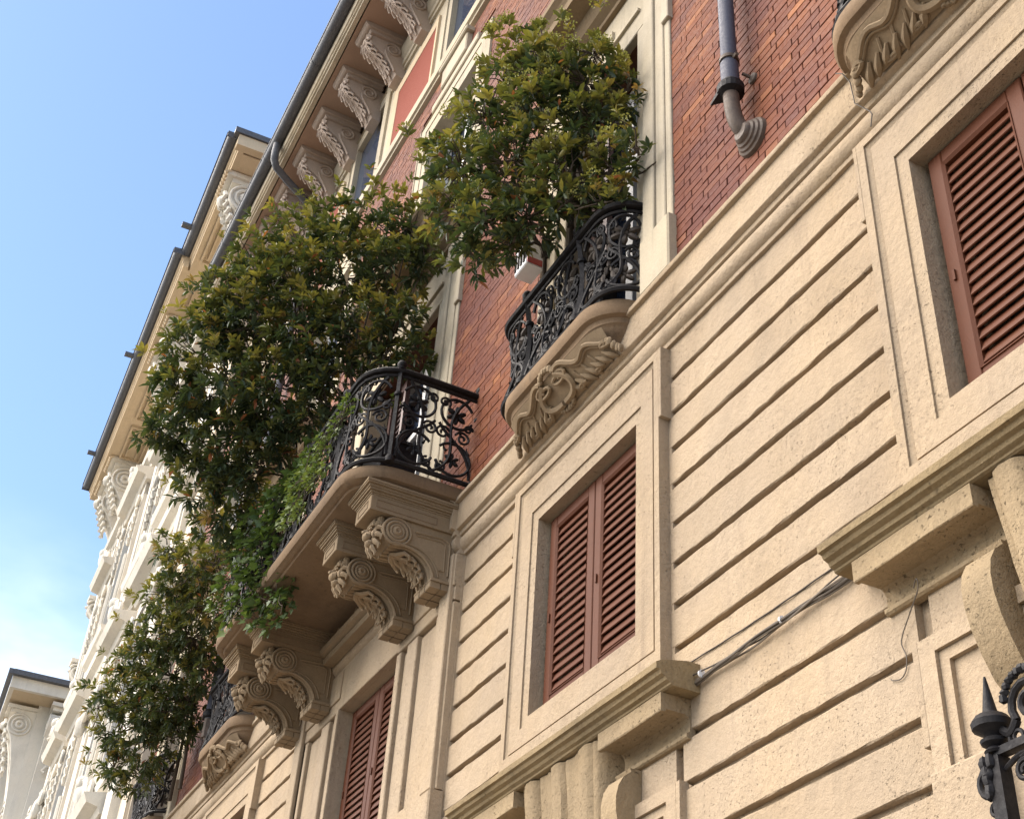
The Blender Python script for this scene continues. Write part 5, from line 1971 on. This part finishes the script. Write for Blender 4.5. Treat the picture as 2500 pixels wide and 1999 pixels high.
def ivy_plant(name, label, cat, base, blobs, dens, size, singles, mat='ivy', tone=0.45, trail=()):
    root = empty(name, base, label, cat)
    B = np.array(blobs)
    P, D = [], []
    for (x, y, z, r) in blobs:
        n = int(dens * r * r * 12.6) + 4
        d = unit(rng.normal(size=(n, 3)))
        P.append(np.array([x, y, z]) + d * (r * (0.6 + 0.5 * rng.random(n)))[:, None] * np.array([1, 0.55, 1.0]))
        D.append(unit(d * np.array([0.5, 0.5, 0.25]) + np.array([0, -0.55, -0.55]) + rng.normal(size=(n, 3)) * 0.35))
    P = np.concatenate(P); D = np.concatenate(D)
    n = len(P)
    up = np.tile(np.array([0.1, -1.0, 0.55]), (n, 1)) + rng.normal(size=(n, 3)) * 0.45
    D = unit(D); S = unit(np.cross(D, up)); N = np.cross(S, D)
    L = size * rng.uniform(0.55, 1.25, n)
    # five-lobed leaf
    shp = np.array([(0, 0), (-0.12, 0.30), (0.10, 0.26), (0.22, 0.52), (0.48, 0.26), (1.0, 0.0), (0.48, -0.26), (0.22, -0.52), (0.10, -0.26), (-0.12, -0.30)])
    fold = np.abs(shp[:, 1]) * 0.25
    sel = np.zeros(n, bool)
    if singles:
        dc = np.linalg.norm(P - np.array([0, -3.0, 1.6]), axis=1)
        sel[rng.choice(np.argsort(dc)[:singles * 2], size=singles, replace=False)] = True
    def build(idx):
        V = P[idx][:, None, :] + (D[idx][:, None, :] * shp[None, :, :1] + S[idx][:, None, :] * shp[None, :, 1:2] + N[idx][:, None, :] * fold[None, :, None]) * L[idx][:, None, None]
        k = len(shp)
        b_ = (np.arange(len(V)) * k)[:, None]
        F = np.concatenate([b_ + np.array([[0, i, i + 1]]) for i in range(1, k - 1)], axis=1).reshape(-1, 3)
        return V.reshape(-1, 3), F
    V, F = build(~sel)
    low = np.clip((B[:, 2].max() - P[:, 2]) / max(1e-3, np.ptp(B[:, 2])), 0, 1)
    T = np.clip(tone + 0.30 * low + rng.normal(size=n) * 0.16, 0, 1)
    o_ = put(tri_mesh('ivy_foliage', V, F, mat, np.repeat(T[~sel], len(shp))), 'ivy_foliage', root)
    o_['kind'] = 'stuff'
    if singles:
        k = len(shp)
        V1 = np.stack([shp[:, 0], shp[:, 1], fold], axis=1)
        F1 = np.array([[0, i, i + 1] for i in range(1, k - 1)])
        lm = tri_mesh('leaf', V1, F1, 'ivy1')
        for i in np.nonzero(sel)[0]:
            q = bpy.data.objects.new('leaf', lm)
            COL.objects.link(q)
            q.parent = root
            d, s_, n_ = D[i], S[i], N[i]
            mt = Matrix(((d[0], s_[0], n_[0]), (d[1], s_[1], n_[1]), (d[2], s_[2], n_[2]))).to_4x4()
            q.matrix_local = Matrix.Translation(Vector(P[i]) - Vector(base)) @ mt @ Matrix.Diagonal((L[i], L[i], L[i], 1))
    tk = MB()
    for i in range(len(blobs) - 1):
        for j in range(4):
            a = Vector(blobs[i][:3]) + Vector(rng.normal(size=3)) * 0.05
            b = Vector(blobs[(i + 1 + j) % len(blobs)][:3])
            if (a - b).length < 0.6:
                tk.tube([tuple(a), tuple(a.lerp(b, .5) + Vector(rng.normal(size=3)) * 0.04), tuple(b)], 0.0035, 4)
    for tr in trail:
        tk.tube(tr, 0.003, 4)
    tk.build('vine', 'bark', root)
    return root


ivy_plant('ivy', 'bright green ivy hanging over the edge of the long balcony', 'ivy', (-8.95, -0.80, 6.66), BLOBS_I, 170, 0.070, 300,
          trail=[[(-8.75, -0.78, 6.4), (-8.70, -0.80, 6.32), (-8.66, -0.79, 6.27), (-8.60, -0.79, 6.24), (-8.60, -0.79, 6.17)]])
ivy_plant('climbing_plant', 'pale small-leaved creeper tangled in the long balcony railing', 'creeper', (-7.8, -0.72, 7.3), BLOBS_V, 900, 0.036, 0, 'ivy', 0.85)

# ------------------------------------------------------------------ things on the balconies
pt = empty('plant_trough', (-9.1, -0.55, 6.66), 'terracotta trough at the roots of the largest balcony shrub', 'planter')
mb = MB()
mb.prismx([(0.42, 6.657), (0.72, 6.657), (0.75, 6.95), (0.70, 6.95), (0.69, 6.93), (0.45, 6.93), (0.44, 6.95), (0.39, 6.95)], -10.1, -8.0)
mb.build('trough_body', 'terracotta', pt)
MB().box(-10.12, -7.98, 0.385, 0.755, 6.951, 6.985, 0.006).build('trough_rim', 'terracotta', pt)
ac = empty('slatted_box', (-6.08, -0.15, 7.8), 'small white slatted box with red trim on the wall below the flowering shrub', 'box')
MB().box(-6.17, -5.99, 0.11, 0.24, 7.80, 8.02, 0.008).build('housing', 'plastic', ac)
for k in range(4):
    MB().box(-6.16 + 0.042 * k, -6.14 + 0.042 * k, 0.2405, 0.246, 7.83, 7.99).build('slat', 'dark', ac)
MB().box(-5.989, -5.984, 0.115, 0.235, 7.81, 7.86).build('red_trim', 'redplastic', ac)
for nm, lab, (x0, x1, p0, p1) in (('planter_box', 'dark planter box behind the railing at the near end of the long balcony', (-7.85, -7.35, 0.35, 0.62)),
                                  ('planter_box', 'dark planter box behind the railing under the flowering shrub', (-6.02, -5.02, 0.10, 0.20))):
    b_ = empty(nm, ((x0 + x1) / 2, -(p0 + p1) / 2, 6.66), lab, 'planter', 'planter boxes on the balconies')
    mb = MB().box(x0, x1, p0, p1, 6.658, 7.04, 0.01)
    mb.build('box_body', 'iron', b_)
    MB().box(x0 - 0.012, x1 + 0.012, p0 - 0.012, p1 + 0.012, 7.041, 7.07, 0.005).build('box_rim', 'iron', b_)
